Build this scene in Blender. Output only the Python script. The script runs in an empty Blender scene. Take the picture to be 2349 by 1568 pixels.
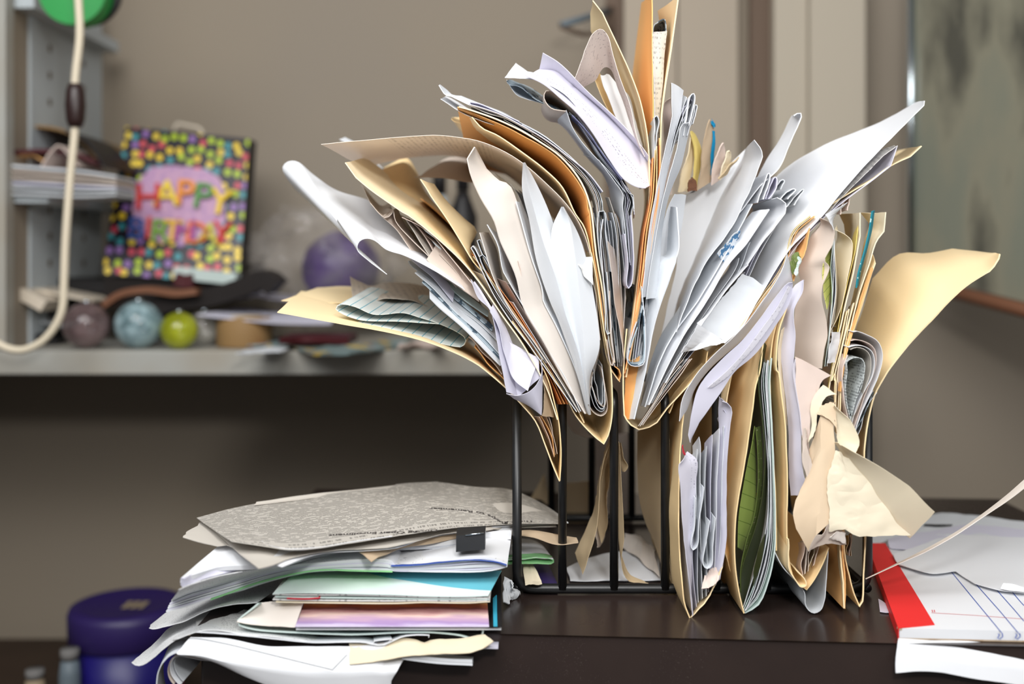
import bpy, math, random
from mathutils import Vector, noise, Matrix
scene = bpy.context.scene
col = scene.collection
# ---------------------------------------------------------------- camera
F, CX, HY, CZ = 2414.0, 1174.5, 600.0, .286      # focal length in pixels, centre column, horizon row, eye height over the desk
cam_data = bpy.data.cameras.new('camera'); cam = bpy.data.objects.new('camera', cam_data); col.objects.link(cam)
cam.location = (0, 0, CZ); cam.rotation_euler = (math.pi/2, 0, 0)
cam_data.sensor_width = 36; cam_data.lens = 36*F/2349; cam_data.shift_y = -184/2349
cam_data.dof.use_dof = True; cam_data.dof.focus_distance = .88; cam_data.dof.aperture_fstop = 2.7
cam_data.clip_start = .02
scene.camera = cam
# ---------------------------------------------------------------- light
w = bpy.data.worlds.new('world'); scene.world = w; w.use_nodes = True
w.node_tree.nodes['Background'].inputs[0].default_value = (.93, .96, 1, 1)
w.node_tree.nodes['Background'].inputs[1].default_value = .17
def area(name, loc, target, sx, sy, power, color):
    l = bpy.data.lights.new(name, 'AREA'); l.shape = 'RECTANGLE'; l.size = sx; l.size_y = sy; l.energy = power; l.color = color
    o = bpy.data.objects.new(name, l); col.objects.link(o); o.location = loc
    o.rotation_euler = (Vector(target)-Vector(loc)).to_track_quat('-Z', 'Y').to_euler(); return o
area('ceiling_bounce_light', (-.30, .10, 1.35), (.05, .95, .2), 1.1, .8, 21, (1, .985, .96))
area('left_fill_light', (-1.0, -.25, 1.3), (.2, 1.0, .25), .8, .7, 9.2, (.95, .97, 1))  # added fill from the upper left to lift the paper sides, not a window
area('right_fill_light', (1.05, -.15, 1.3), (0, 1.0, .25), .7, .6, 6.6, (1, .98, .95))  # added fill from the upper right for the left fan, no actual lamp
area('front_fill_light', (-.1, -.8, 1.3), (0, .9, .2), 1.8, 1.2, 13, (1, .99, .98))  # broad fill added behind the camera to open up the dark crevices
area('flash_light', (.14, -.05, .62), (.1, 1, .25), .13, .10, 5.6, (1, .99, .97))
vs = scene.view_settings; vs.view_transform = 'Standard'; vs.look = 'None'; vs.exposure = -.16; vs.gamma = 1; vs.use_curve_mapping = False
# ---------------------------------------------------------------- materials
def lin(c):
    c = [v/255 for v in c]
    return tuple(v/12.92 if v <= .04045 else ((v+.055)/1.055)**2.4 for v in c) + (1,)
MATS = {}
class NT:
    def __init__(s, name):
        s.m = bpy.data.materials.new(name); s.m.use_nodes = True; s.t = s.m.node_tree; s.n = s.t.nodes
        s.b = s.n['Principled BSDF']; s.out = s.n['Material Output']
    def new(s, typ, **kw):
        n = s.n.new(typ)
        for k, v in kw.items(): setattr(n, k, v)
        return n
    def put(s, sock, v):
        if hasattr(v, 'links') or isinstance(v, bpy.types.NodeSocket): s.t.links.new(v, sock)
        else: sock.default_value = v
    def math(s, op, a, b=0.0, c=None):
        n = s.new('ShaderNodeMath', operation=op); s.put(n.inputs[0], a); s.put(n.inputs[1], b)
        if c is not None: s.put(n.inputs[2], c)
        return n.outputs[0]
    def mix(s, f, a, b):
        n = s.new('ShaderNodeMix', data_type='RGBA'); s.put(n.inputs[0], f); s.put(n.inputs[6], a); s.put(n.inputs[7], b)
        return n.outputs[2]
    def uv(s):
        n = s.new('ShaderNodeUVMap'); x = s.new('ShaderNodeSeparateXYZ'); s.t.links.new(n.outputs[0], x.inputs[0]); return x.outputs[0], x.outputs[1]
    def vec(s, x, y, z=0.0):
        n = s.new('ShaderNodeCombineXYZ'); s.put(n.inputs[0], x); s.put(n.inputs[1], y); s.put(n.inputs[2], z); return n.outputs[0]
    def noise(s, v, scale, detail=2.0):
        n = s.new('ShaderNodeTexNoise'); n.inputs['Scale'].default_value = scale; n.inputs['Detail'].default_value = detail
        if v is not None: s.t.links.new(v, n.inputs['Vector'])
        return n.outputs[0]
    def obj(s): return s.new('ShaderNodeTexCoord').outputs['Object']
def band(T, x, a, b):
    return T.math('MULTIPLY', T.math('GREATER_THAN', x, a), T.math('LESS_THAN', x, b))
def text_mask(T, axis, per, x0=None, x1=None, y0=None, y1=None, bold=.45, cut=.50):
    u, v = T.uv()
    if axis: u, v = v, u                      # writing runs along u, lines stack along v
    row = T.math('FLOOR', T.math('DIVIDE', v, per))
    fr = T.math('FRACT', T.math('DIVIDE', v, per))
    nz = T.noise(T.vec(T.math('MULTIPLY', u, 1000), T.math('ADD', T.math('MULTIPLY', row, 7.31), T.math('MULTIPLY', fr, .5))), 1.0, 1.0)
    wd = T.noise(T.vec(T.math('MULTIPLY', u, 150), T.math('MULTIPLY', row, 3.7)), 1.0, 0.0)
    m = T.math('MULTIPLY', band(T, fr, .15, .15+bold), T.math('GREATER_THAN', nz, cut))
    m = T.math('MULTIPLY', m, T.math('GREATER_THAN', wd, .40))
    if x0 is not None: m = T.math('MULTIPLY', m, band(T, u, x0, x1))
    if y0 is not None: m = T.math('MULTIPLY', m, band(T, v, y0, y1))
    return m
def paper(name, rgb, kind=None, rough=.72, trans=.18, ink=(60, 60, 70), **kw):
    T = NT(name); base = lin(rgb)
    nz = T.noise(T.obj(), 9.0, 3.0)
    c = T.mix(T.math('MULTIPLY', nz, .12), base, tuple(v*.80 for v in base[:3])+(1,))
    if kind == 'text': c = T.mix(T.math('MULTIPLY', text_mask(T, **kw), .6), c, lin(ink))
    if kind == 'two':      # title block and body
        c = T.mix(T.math('MULTIPLY', text_mask(T, **kw['a']), .8), c, lin(ink)); c = T.mix(T.math('MULTIPLY', text_mask(T, **kw['b']), .75), c, lin(ink))
    if kind == 'rule':
        u, v = T.uv(); x = (v if kw.get('axis') else u)
        fr = T.math('FRACT', T.math('DIVIDE', x, kw['per'])); c = T.mix(band(T, fr, .0, kw.get('w', .09)), c, lin(ink))
    if kind == 'pattern':  # security tint
        c = T.mix(T.math('GREATER_THAN', T.noise(T.obj(), 260.0, 1.0), .52), c, lin(ink))
    if kind == 'blot':
        c = T.mix(T.math('MULTIPLY', T.math('GREATER_THAN', T.noise(T.obj(), kw.get('s', 40.0), 3.0), kw.get('t', .55)), .9), c, lin(ink))
    T.put(T.b.inputs['Base Color'], c); T.b.inputs['Roughness'].default_value = rough; T.b.inputs['Specular IOR Level'].default_value = .25
    bump = T.new('ShaderNodeBump'); bump.inputs['Strength'].default_value = .18 if kind != 'crumple' else 1.0; bump.inputs['Distance'].default_value = .002
    hn = T.noise(T.obj(), 28.0, 3.0) if kind != 'crumple' else T.math('MULTIPLY', T.math('ABSOLUTE', T.math('SUBTRACT', T.noise(T.obj(), 17.0, 2.5), .5)), 5.0)
    T.t.links.new(hn, bump.inputs['Height']); T.t.links.new(bump.outputs[0], T.b.inputs['Normal'])
    if trans:
        tr = T.new('ShaderNodeBsdfTranslucent'); T.put(tr.inputs[0], c)
        mx = T.new('ShaderNodeMixShader'); mx.inputs[0].default_value = trans
        T.t.links.new(T.b.outputs[0], mx.inputs[1]); T.t.links.new(tr.outputs[0], mx.inputs[2]); T.t.links.new(mx.outputs[0], T.out.inputs[0])
    MATS[name] = T.m; return T.m
def plain(name, rgb, rough=.5, spec=.5, metal=0.0, var=.0, scale=5.0, alpha=None, rgb2=None, bump=0.0):
    T = NT(name); base = lin(rgb)
    if var or rgb2:
        nz = T.noise(T.obj(), scale, 3.0)
        c2 = lin(rgb2) if rgb2 else tuple(v*(1-var) for v in base[:3])+(1,)
        r = T.new('ShaderNodeMapRange'); T.put(r.inputs[0], nz); r.inputs[1].default_value = .35; r.inputs[2].default_value = .65
        T.put(T.b.inputs['Base Color'], T.mix(r.outputs[0], base, c2))
        if bump:
            bp = T.new('ShaderNodeBump'); bp.inputs['Strength'].default_value = bump; T.t.links.new(nz, bp.inputs['Height']); T.t.links.new(bp.outputs[0], T.b.inputs['Normal'])
    else: T.b.inputs['Base Color'].default_value = base
    T.b.inputs['Roughness'].default_value = rough; T.b.inputs['Specular IOR Level'].default_value = spec; T.b.inputs['Metallic'].default_value = metal
    if alpha is not None: T.b.inputs['Alpha'].default_value = alpha
    MATS[name] = T.m; return T.m
paper('white', (240, 242, 246)); paper('cool', (234, 238, 243)); paper('grey', (214, 218, 222)); paper('warm', (238, 230, 222))
paper('lavender', (226, 225, 240)); paper('pink', (232, 214, 204)); paper('cream', (245, 234, 208)); paper('taupe', (222, 208, 196))
paper('cream_crumpled', (248, 238, 214), 'crumple'); paper('margin_print', (232, 231, 240), 'text', ink=(110, 108, 130), axis=1, per=.0040, cut=.60, bold=.35)
paper('form_print', (238, 239, 240), 'text', ink=(90, 90, 100), axis=0, per=.0042, cut=.60, bold=.35)
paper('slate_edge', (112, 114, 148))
paper('manila', (252, 229, 184), trans=.06); paper('manila2', (248, 218, 166), trans=.06); paper('manila_light', (254, 238, 204), trans=.08)
paper('orange', (246, 190, 124), trans=.08); paper('tan', (216, 194, 158)); paper('yellow', (246, 226, 140)); paper('yellow_pad', (222, 222, 130), 'rule', ink=(150, 160, 90), per=.007, w=.08)
paper('red_edge', (240, 158, 98), trans=.05)
paper('ruled', (232, 238, 236), 'rule', ink=(110, 178, 196), per=.0088, w=.09)
paper('ruled_faint', (214, 202, 188), 'text', ink=(120, 110, 110), axis=1, per=.006, cut=.56)
paper('tint', (226, 232, 238), 'pattern', ink=(84, 134, 178))
paper('printed', (238, 236, 234), 'text', axis=1, per=.0042, ink=(120, 118, 120), cut=.54)
paper('arch_print', (246, 236, 226), 'text', trans=.35, axis=1, per=.0045, ink=(150, 140, 132), cut=.55, y0=.20, y1=.29)
paper('printed_lav', (228, 226, 238), 'text', ink=(120, 118, 140), axis=0, per=.0036, y0=.012, y1=.024, cut=.56, bold=.35)
paper('printed_pink', (236, 222, 214), 'text', ink=(140, 122, 125), axis=1, per=.0036, cut=.60, bold=.35)
paper('printed_grey', (206, 212, 212), 'text', ink=(60, 66, 72), axis=1, per=.0024, cut=.45, bold=.5)
paper('newsprint', (206, 201, 193), 'two', ink=(122, 118, 113), a=dict(axis=0, per=.0034, cut=.36, bold=.5, y0=.02, y1=.19), b=dict(axis=0, per=.0095, cut=.47, bold=.5, y0=.0, y1=.02))
paper('newsprint_plain', (212, 206, 197))
paper('letter_print', (236, 236, 235), 'text', ink=(96, 96, 104), axis=0, per=.0034, x0=.02, x1=.09, cut=.50, bold=.4)
paper('slate_print', (190, 206, 216), 'blot', ink=(60, 84, 104), s=90.0, t=.56)
paper('stained', (240, 218, 188), 'blot', ink=(228, 176, 112), s=12.0, t=.57)
paper('green_paper', (150, 212, 150)); paper('green_cover', (104, 120, 62), 'text', ink=(210, 206, 170), axis=0, per=.006, cut=.62, rough=.4)
paper('green_dark', (58, 66, 34), 'text', ink=(190, 184, 150), axis=0, per=.008, y0=.016, y1=.024, cut=.58, rough=.4)
paper('leaf_cover', (156, 176, 92), 'rule', ink=(104, 128, 56), per=.011, w=.05, rough=.4); paper('teal', (28, 132, 150), 'blot', ink=(190, 225, 225), s=160.0, t=.64, rough=.4)
paper('teal_blue', (62, 170, 200), rough=.4); paper('mint', (214, 230, 226), rough=.5); paper('blue_ink', (62, 92, 176)); paper('red_ink', (214, 60, 76))
paper('kraft', (206, 184, 156), 'blot', ink=(188, 160, 130), s=30.0, t=.56); paper('kraft_light', (234, 222, 196), 'blot', ink=(216, 196, 160), s=24.0, t=.6)
paper('red_cover', (226, 46, 46), rough=.55, trans=.0); paper('blue_label', (24, 150, 200))
plain('black_wire', (26, 27, 29), .38, .5, var=.4, scale=60); plain('black_metal', (24, 26, 30), .3, .5)
plain('chrome', (190, 200, 206), .2, .5, 1.0)
plain('wall_paint', (155, 143, 126), .8, .2, rgb2=(150, 140, 127), scale=1.3)
plain('wall_warm', (170, 153, 122), .8, .2); plain('grey_paint', (120, 118, 116), .8, .2)
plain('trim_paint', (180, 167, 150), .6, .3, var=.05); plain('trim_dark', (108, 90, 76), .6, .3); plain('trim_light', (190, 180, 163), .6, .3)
plain('shelf_white', (168, 168, 162), .5, .4, rgb2=(162, 156, 144), scale=8); plain('panel_white', (186, 194, 198), .5, .4)
plain('cord_ivory', (226, 214, 190), .5, .4); plain('switch_brown', (44, 26, 24), .35, .5)
plain('green_plastic', (6, 150, 60), .35, .5); plain('black_plastic', (22, 20, 22), .5, .4); plain('purple_plastic', (44, 30, 88), .45, .5)
plain('purple_side', (26, 18, 104), .4, .5); plain('magenta', (150, 30, 90), .5, .4); plain('gold_print', (150, 134, 110), .6, .3)
plain('purple_foil', (80, 56, 118), .4, .5, rgb2=(60, 42, 92), scale=24)
plain('dark_leather', (30, 24, 22), .6, .3, var=.3); plain('brown_leather', (120, 80, 58), .6, .3); plain('kraft_tube', (146, 116, 76), .6, .3)
plain('dark_red', (74, 24, 30), .5, .4); plain('bracket_blue', (104, 116, 124), .5, .4); plain('floor_brown', (84, 66, 50), .6, .3, var=.4, scale=3)
plain('stool_brown', (64, 50, 40), .6, .3, var=.3); plain('ivory_plastic', (214, 202, 184), .5, .4); plain('taupe_shade', (110, 96, 84), .8, .2)
def desk_mat():
    T = NT('desk_lacquer'); nz = T.noise(T.obj(), 14.0, 4.0)
    T.put(T.b.inputs['Base Color'], T.mix(nz, lin((40, 32, 30)), lin((54, 43, 39))))
    sp = T.noise(T.obj(), 1400.0, 1.0); cl = T.noise(T.obj(), 20.0, 2.0)
    d = T.math('MULTIPLY', T.math('GREATER_THAN', sp, .72), T.math('GREATER_THAN', cl, .56))
    T.put(T.b.inputs['Base Color'], T.mix(T.math('MULTIPLY', d, .16), T.mix(nz, lin((40, 32, 30)), lin((54, 43, 39))), lin((170, 160, 150))))
    r = T.new('ShaderNodeMapRange'); T.put(r.inputs[0], nz); r.inputs[3].default_value = .16; r.inputs[4].default_value = .34
    T.put(T.b.inputs['Roughness'], r.outputs[0]); MATS['desk'] = T.m
desk_mat()
def dots_mat():      # black bag printed with coloured balls, a lilac cloud in the middle
    T = NT('bag_dots'); u, v = T.uv()
    vo = T.new('ShaderNodeTexVoronoi', voronoi_dimensions='2D'); vo.inputs['Scale'].default_value = 62.0; vo.inputs['Randomness'].default_value = .55
    T.t.links.new(T.vec(u, v), vo.inputs['Vector'])
    x = T.new('ShaderNodeSeparateColor'); T.t.links.new(vo.outputs['Color'], x.inputs[0])
    rp = T.new('ShaderNodeValToRGB'); rp.color_ramp.interpolation = 'CONSTANT'; e = rp.color_ramp.elements
    cs = [(240, 206, 50), (214, 82, 92), (60, 150, 160), (150, 110, 180), (180, 205, 40), (236, 206, 70), (206, 70, 90)]
    e[0].color = lin(cs[0]); e[0].position = 0; e[1].color = lin(cs[1]); e[1].position = .17
    for i in range(2, 7): q = e.new(i*.145); q.color = lin(cs[i])
    T.t.links.new(x.outputs[0], rp.inputs[0])
    dot = T.math('LESS_THAN', vo.outputs['Distance'], .34)
    c = T.mix(dot, lin((26, 20, 34)), rp.outputs[0])
    du = T.math('ABSOLUTE', T.math('DIVIDE', T.math('SUBTRACT', u, .108), .080)); dv = T.math('ABSOLUTE', T.math('DIVIDE', T.math('SUBTRACT', v, .112), .062))
    rad = T.math('ADD', T.math('POWER', du, 3.0), T.math('POWER', dv, 3.0)); rad = T.math('ADD', rad, T.math('MULTIPLY', T.noise(T.vec(u, v), 60.0, 1.0), .5))
    cl = T.mix(T.noise(T.vec(u, v), 110.0, 2.0), lin((130, 100, 170)), lin((226, 176, 190)))
    T.put(T.b.inputs['Base Color'], T.mix(T.math('LESS_THAN', rad, 1.1), c, cl)); T.b.inputs['Roughness'].default_value = .35; MATS['bag_dots'] = T.m
dots_mat()
def glassy(name, rgb, alpha, rgb2, scale=30):
    T = NT(name); nz = T.noise(T.obj(), scale, 3.0)
    T.put(T.b.inputs['Base Color'], T.mix(nz, lin(rgb), lin(rgb2))); T.b.inputs['Roughness'].default_value = .05; T.b.inputs['Specular IOR Level'].default_value = .8
    r = T.new('ShaderNodeMapRange'); T.put(r.inputs[0], nz); r.inputs[1].default_value = .35; r.inputs[2].default_value = .65; r.inputs[3].default_value = alpha*.5; r.inputs[4].default_value = min(1, alpha*1.5)
    T.put(T.b.inputs['Alpha'], r.outputs[0]); MATS[name] = T.m
glassy('glass_brown', (84, 60, 60), .75, (150, 130, 130)); glassy('glass_blue', (70, 120, 130), .85, (190, 210, 215), 60)
glassy('glass_lime', (150, 160, 20), .95, (190, 195, 50)); glassy('cellophane', (150, 140, 130), .13, (235, 230, 225), 18); glassy('glass_clear', (170, 160, 150), .35, (220, 220, 210))
def sunset_mat():
    T = NT('sunset_photo'); u, v = T.uv()
    n = T.noise(T.vec(T.math('MULTIPLY', u, 14.0), T.math('MULTIPLY', v, 60.0)), 1.6, 4.0)
    t = T.math('ADD', T.math('MULTIPLY', v, 30.0), T.math('MULTIPLY', T.math('SUBTRACT', n, .5), .55))
    rp = T.new('ShaderNodeValToRGB'); e = rp.color_ramp.elements; e[0].color = lin((206, 196, 222)); e[1].color = lin((232, 170, 110))
    for p, c in ((.14, (166, 140, 190)), (.32, (190, 160, 186)), (.5, (232, 205, 196)), (.62, (206, 160, 160)), (.76, (140, 84, 84)), (.88, (200, 120, 80))):
        q = e.new(p); q.color = lin(c)
    T.put(rp.inputs[0], t); T.put(T.b.inputs['Base Color'], rp.outputs[0]); T.b.inputs['Roughness'].default_value = .35; MATS['sunset'] = T.m
sunset_mat()
def turq_mat():
    T = NT('turquoise_brochure'); u, v = T.uv()   # turquoise swoosh on mint
    lim = T.math('SUBTRACT', .050, T.math('MULTIPLY', T.math('POWER', T.math('MAXIMUM', T.math('MULTIPLY', T.math('SUBTRACT', u, .062), 9.0), 0.0), .6), .042))
    T.put(T.b.inputs['Base Color'], T.mix(T.math('GREATER_THAN', v, lim), lin((222, 236, 232)), lin((108, 188, 204)))); T.b.inputs['Roughness'].default_value = .35; MATS['turq'] = T.m
turq_mat()
def art_mat():
    T = NT('grey_picture'); o = T.obj()
    mp = T.new('ShaderNodeMapping'); mp.inputs['Scale'].default_value = (3.0, 3.0, 1.2); T.t.links.new(o, mp.inputs[0])
    n = T.noise(mp.outputs[0], 3.2, 4.0); rp = T.new('ShaderNodeValToRGB'); e = rp.color_ramp.elements
    e[0].position = .36; e[0].color = lin((84, 84, 76)); e[1].position = .5; e[1].color = lin((146, 144, 126)); q = e.new(.64); q.color = lin((134, 138, 124))
    T.put(rp.inputs[0], n); T.put(T.b.inputs['Base Color'], rp.outputs[0]); T.b.inputs['Roughness'].default_value = .25; MATS['art'] = T.m
art_mat()
def confetti():
    T = NT('patterned_tissue'); n = T.new('ShaderNodeTexVoronoi'); n.inputs['Scale'].default_value = 45; T.t.links.new(T.obj(), n.inputs['Vector'])
    x = T.new('ShaderNodeSeparateColor'); T.t.links.new(n.outputs['Color'], x.inputs[0]); rp = T.new('ShaderNodeValToRGB'); rp.color_ramp.interpolation = 'CONSTANT'; e = rp.color_ramp.elements
    e[0].color = lin((120, 140, 140)); e[1].color = lin((196, 170, 90)); e[1].position = .5
    for p, c in ((.65, (150, 170, 172)), (.8, (150, 70, 70)), (.88, (130, 130, 120))): q = e.new(p); q.color = lin(c)
    T.t.links.new(x.outputs[0], rp.inputs[0]); T.t.links.new(rp.outputs[0], T.b.inputs['Base Color']); MATS['tissue'] = T.m
confetti()
# ---------------------------------------------------------------- helpers
FR = dict(A=(0, 0, 1), B=(400, 450, 2.936), C=(620, 150, 2.24), D=(1000, 0, 3.1367), E=(1400, 150, 2.6133), F=(950, 450, 2.3067), G=(1400, 550, 3.1367),
          H=(1500, 850, 2.6129), I=(1750, 430, 1.9115), J=(300, 1080, 3.2133), K=(800, 1080, 2.936), L=(1850, 1100, 3.3507), M=(0, 0, 1.7429),
          N=(1150, 850, 2.85), O=(1300, 0, 2.8), P=(1480, 380, 3.016), Q=(850, 350, 2.851), R=(1700, 400, 2.6125), T=(1780, 800, 3.266), U=(609, 439, 3.004))
def W(px, py, d=None, z=None):
    """world point seen at an image position: at distance d, or on the level plane at height z"""
    if z is not None: d = (CZ-z)*F/(py-HY)
    return Vector(((px-CX)*d/F, d, CZ-(py-HY)*d/F))
def parse(s, d=None):
    """curve string -> (list of world points, set of sharp-corner indices).  letter: measuring frame, @d: distance, ^z: height plane, !: previous point is a corner"""
    pts, cor, fr, z, nums = [], set(), FR['A'], None, []
    for t in s.split():
        if t in FR: fr = FR[t]
        elif t[0] == '@': d = float(t[1:]); z = None
        elif t[0] == '^': z = float(t[1:])
        elif t == '!': cor.add(len(pts)-1)
        else:
            nums.append(float(t))
            if len(nums) == 2:
                pts.append(W(fr[0]+nums[0]/fr[2], fr[1]+nums[1]/fr[2], d, z)); nums = []
    return pts, cor
def resample(pts, cor, n):
    dense, marks = [], []
    m = len(pts)
    for i in range(m-1):
        p1, p2 = pts[i], pts[i+1]
        p0 = pts[i-1] if i > 0 and i not in cor else p1-(p2-p1)
        p3 = pts[i+2] if i+2 < m and (i+1) not in cor else p2+(p2-p1)
        if i in cor: marks.append(len(dense))
        l01 = max((p1-p0).length, 1e-6)**.5; l12 = max((p2-p1).length, 1e-6)**.5; l23 = max((p3-p2).length, 1e-6)**.5
        m1 = (p2-p1) + l12*((p1-p0)/l01-(p2-p0)/(l01+l12)); m2 = (p2-p1) + l12*((p3-p2)/l23-(p3-p1)/(l12+l23))
        for k in range(10):
            t = k/10; t2 = t*t; t3 = t2*t
            dense.append((2*t3-3*t2+1)*p1+(t3-2*t2+t)*m1+(-2*t3+3*t2)*p2+(t3-t2)*m2)
    dense.append(pts[-1]); L = [0]
    for a, b in zip(dense, dense[1:]): L.append(L[-1]+(b-a).length)
    tot = L[-1]; ts = [i/(n-1) for i in range(n)]
    for k in marks:
        j = min(range(n), key=lambda q: abs(ts[q]-L[k]/tot)); ts[j] = L[k]/tot
    out, k = [], 0
    for t in sorted(ts):
        s = t*tot
        while k < len(L)-2 and L[k+1] < s: k += 1
        f = (s-L[k])/max(L[k+1]-L[k], 1e-9); out.append(dense[k].lerp(dense[k+1], min(1, max(0, f))))
    return out, tot
def tag(o, label=None, cat=None, group=None, kind=None):
    if label: o['label'] = label
    if cat: o['category'] = cat
    if group: o['group'] = group
    if kind: o['kind'] = kind
    return o
def mesh_obj(name, verts, faces, mat, parent=None, uvs=None, smooth=True, origin=None):
    """link one mesh object whose origin sits at its own base"""
    if parent is not None: org = Vector(parent['_org']) if '_org' in parent else parent.location
    elif origin is not None: org = Vector(origin)
    else:
        zs = min(v[2] for v in verts); org = Vector((sum(v[0] for v in verts)/len(verts), sum(v[1] for v in verts)/len(verts), zs))
    me = bpy.data.meshes.new(name); me.from_pydata([tuple(Vector(v)-org) for v in verts], [], faces)
    if uvs:
        l = me.uv_layers.new(name='UVMap')
        for p in me.polygons:
            for li in p.loop_indices: l.data[li].uv = uvs[me.loops[li].vertex_index]
    for p in me.polygons: p.use_smooth = smooth
    for m in (mat if isinstance(mat, (list, tuple)) else [mat]): me.materials.append(MATS[m] if isinstance(m, str) else m)
    o = bpy.data.objects.new(name, me); col.objects.link(o)
    if parent is not None: o.parent = parent
    else: o.location = org
    return o
RND = random.Random(7); DOFF = 0.0
def grid_sheet(name, rows, mat, th, parent=None, wob=.0006, seed=None, caps=True):
    nv, nu = len(rows), len(rows[0]); sd = RND.random()*50 if seed is None else seed
    V, UV = [], []
    for j, r in enumerate(rows):
        s = 0
        for i, p in enumerate(r):
            if i: s += (p-r[i-1]).length
            q = p.copy()
            if wob:
                a = noise.noise(Vector((i/nu*3.1+sd, j/nv*2.0, sd))); b = noise.noise(Vector((i/nu*3.1, j/nv*2+sd, sd*2)))
                c = noise.noise(Vector((i*.45+sd, j*.6, 3.3)))
                q += Vector((a, 0, b))*wob*1.6 + Vector((c, 0, -c))*wob*.35
            V.append(q); UV.append((s, (rows[0][nu//2]-r[nu//2]).length))
    Fc = [(j*nu+i, j*nu+i+1, (j+1)*nu+i+1, (j+1)*nu+i) for j in range(nv-1) for i in range(nu-1)]
    o = mesh_obj(name, V, Fc, mat, parent, UV)
    sm = o.modifiers.new('thickness', 'SOLIDIFY'); sm.thickness = th; sm.offset = 0
    es = o.modifiers.new('crisp_rim', 'EDGE_SPLIT'); es.split_angle = .75; es.use_edge_sharp = False
    return o
def S(name, label, mat, front, d=.88, L=.20, back=None, db=None, tw=(0, 0), bs=(0, 0), th=.0004, n=None, nv=7, wob=.0006, cat=None, group=None, parent=None, bow=0.0, mids=(), xs=1.0):
    """a sheet of paper: front edge traced as a curve, carried back through the depth of the pile"""
    d = (d or .85)+DOFF; db = db+DOFF if db else None
    fp, fc = parse(front, d) if isinstance(front, str) else front
    if n is None: n = 34 if len(fp) < 10 else 50
    A, tot = resample(fp, fc, n)
    keys = [A]
    for m_ in mids:
        mp, mc = parse(m_, db or d+L/2); keys.append(resample(mp, mc, n)[0])
    if back:
        bp, bc = parse(back, db or d+L); keys.append(resample(bp, bc, n)[0])
    else:
        B = []
        for i, p in enumerate(A):
            t = i/(n-1); B.append(p+Vector((bs[0]+tw[0]*t*t, L, bs[1]+tw[1]*t*t)))
        keys.append(B)
    rows = []; K = len(keys)-1
    for j in range(nv):
        s = j/(nv-1)*K; k = min(int(s), K-1); f = s-k
        r = [keys[k][i].lerp(keys[k+1][i], f) for i in range(n)]
        if bow: r = [p+Vector((0, 0, bow*math.sin(math.pi*j/(nv-1))*(i/(n-1)))) for i, p in enumerate(r)]
        rows.append(r)
    o = grid_sheet(name, rows, mat, th, parent, wob)
    if parent is None: tag(o, label, cat or CAT.get(name, 'paper'), group)
    elif label: o['label'] = label
    return o
CAT = dict(manila_folder='folder', paper_sheet='paper', envelope='envelope', folded_letter='letter', magazine='magazine', newspaper='newspaper', folded_paper='paper',
           notepaper='paper', paper_scrap='paper', booklet='booklet', paper_bag='paper', booklet_page='paper', brochure='brochure', divider_card='card')
ORD = ['first', 'second', 'third', 'fourth', 'fifth', 'sixth', 'seventh', 'eighth', 'ninth', 'tenth', 'eleventh', 'twelfth']
NUM = {2: 'two', 3: 'three', 4: 'four', 5: 'five', 6: 'six', 7: 'seven', 8: 'eight', 9: 'nine', 10: 'ten', 11: 'eleven', 12: 'twelve'}
def fan(name, label, mats, a, b, k, d=.88, L=.20, group=None, side='left', cat=None, jit=.5, cut=.10, th=.0004, dd=.004, sh=None, sd=.030, **kw):
    """k separate sheets spread between two traced curves"""
    (ap, ac), (bp, bc) = parse(a, d+DOFF), parse(b, d+DOFF); n = 30
    A, B = resample(ap, ac, n)[0], resample(bp, bc, n)[0]; rnd = random.Random(hash_str(label))
    for i in range(k):
        w0 = (i+.5+jit*(rnd.random()-.5))/k; w1 = (i+.5+jit*1.3*(rnd.random()-.5))/k; top = 1-cut*rnd.random(); dy = dd*(rnd.random()-.3)
        ph = rnd.random()*6; amp = .0012*rnd.random()
        if sh is None: sh = 1.5 if A[n//2].x < -.0 else -1.5
        pts, bpt = [], []
        for j in range(n):
            t = j/(n-1)*top; q = t*(n-1); k0 = min(int(q), n-2); f = q-k0
            p = A[k0].lerp(A[k0+1], f).lerp(B[k0].lerp(B[k0+1], f), w0+(w1-w0)*t)
            wv = Vector((amp*math.sin(ph+t*7), dy, 0)); pts.append(p+wv)
            wb = w0+(w1-w0)*t+sh/k; bpt.append(A[k0].lerp(A[k0+1], f).lerp(B[k0].lerp(B[k0+1], f), wb)*((p.y+sd)/p.y)+Vector((0, 0, CZ*(1-(p.y+sd)/p.y)))+wv)
        if sh:
            o = grid_sheet(name, [[a_.lerp(b_, q_/4) for a_, b_ in zip(pts, bpt)] for q_ in range(5)], mats[i % len(mats)], th, None, .0003)
            tag(o, '%s, %s from the %s of %s' % (label, ORD[i], side, NUM[k]), cat or CAT.get(name, 'paper'), group); continue
        S(name, '%s, %s from the %s of %s' % (label, ORD[i], side, NUM[k]), mats[i % len(mats)], (pts, set()), d, L*(1-.2*rnd.random()), th=th, n=n, group=group, cat=cat,
          tw=(kw.get('twx', 0)+.004*(rnd.random()-.5), kw.get('twz', 0)+.006*(rnd.random()-.5)))
def hash_str(s): return sum(ord(c)*(i+1) for i, c in enumerate(s))
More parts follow.
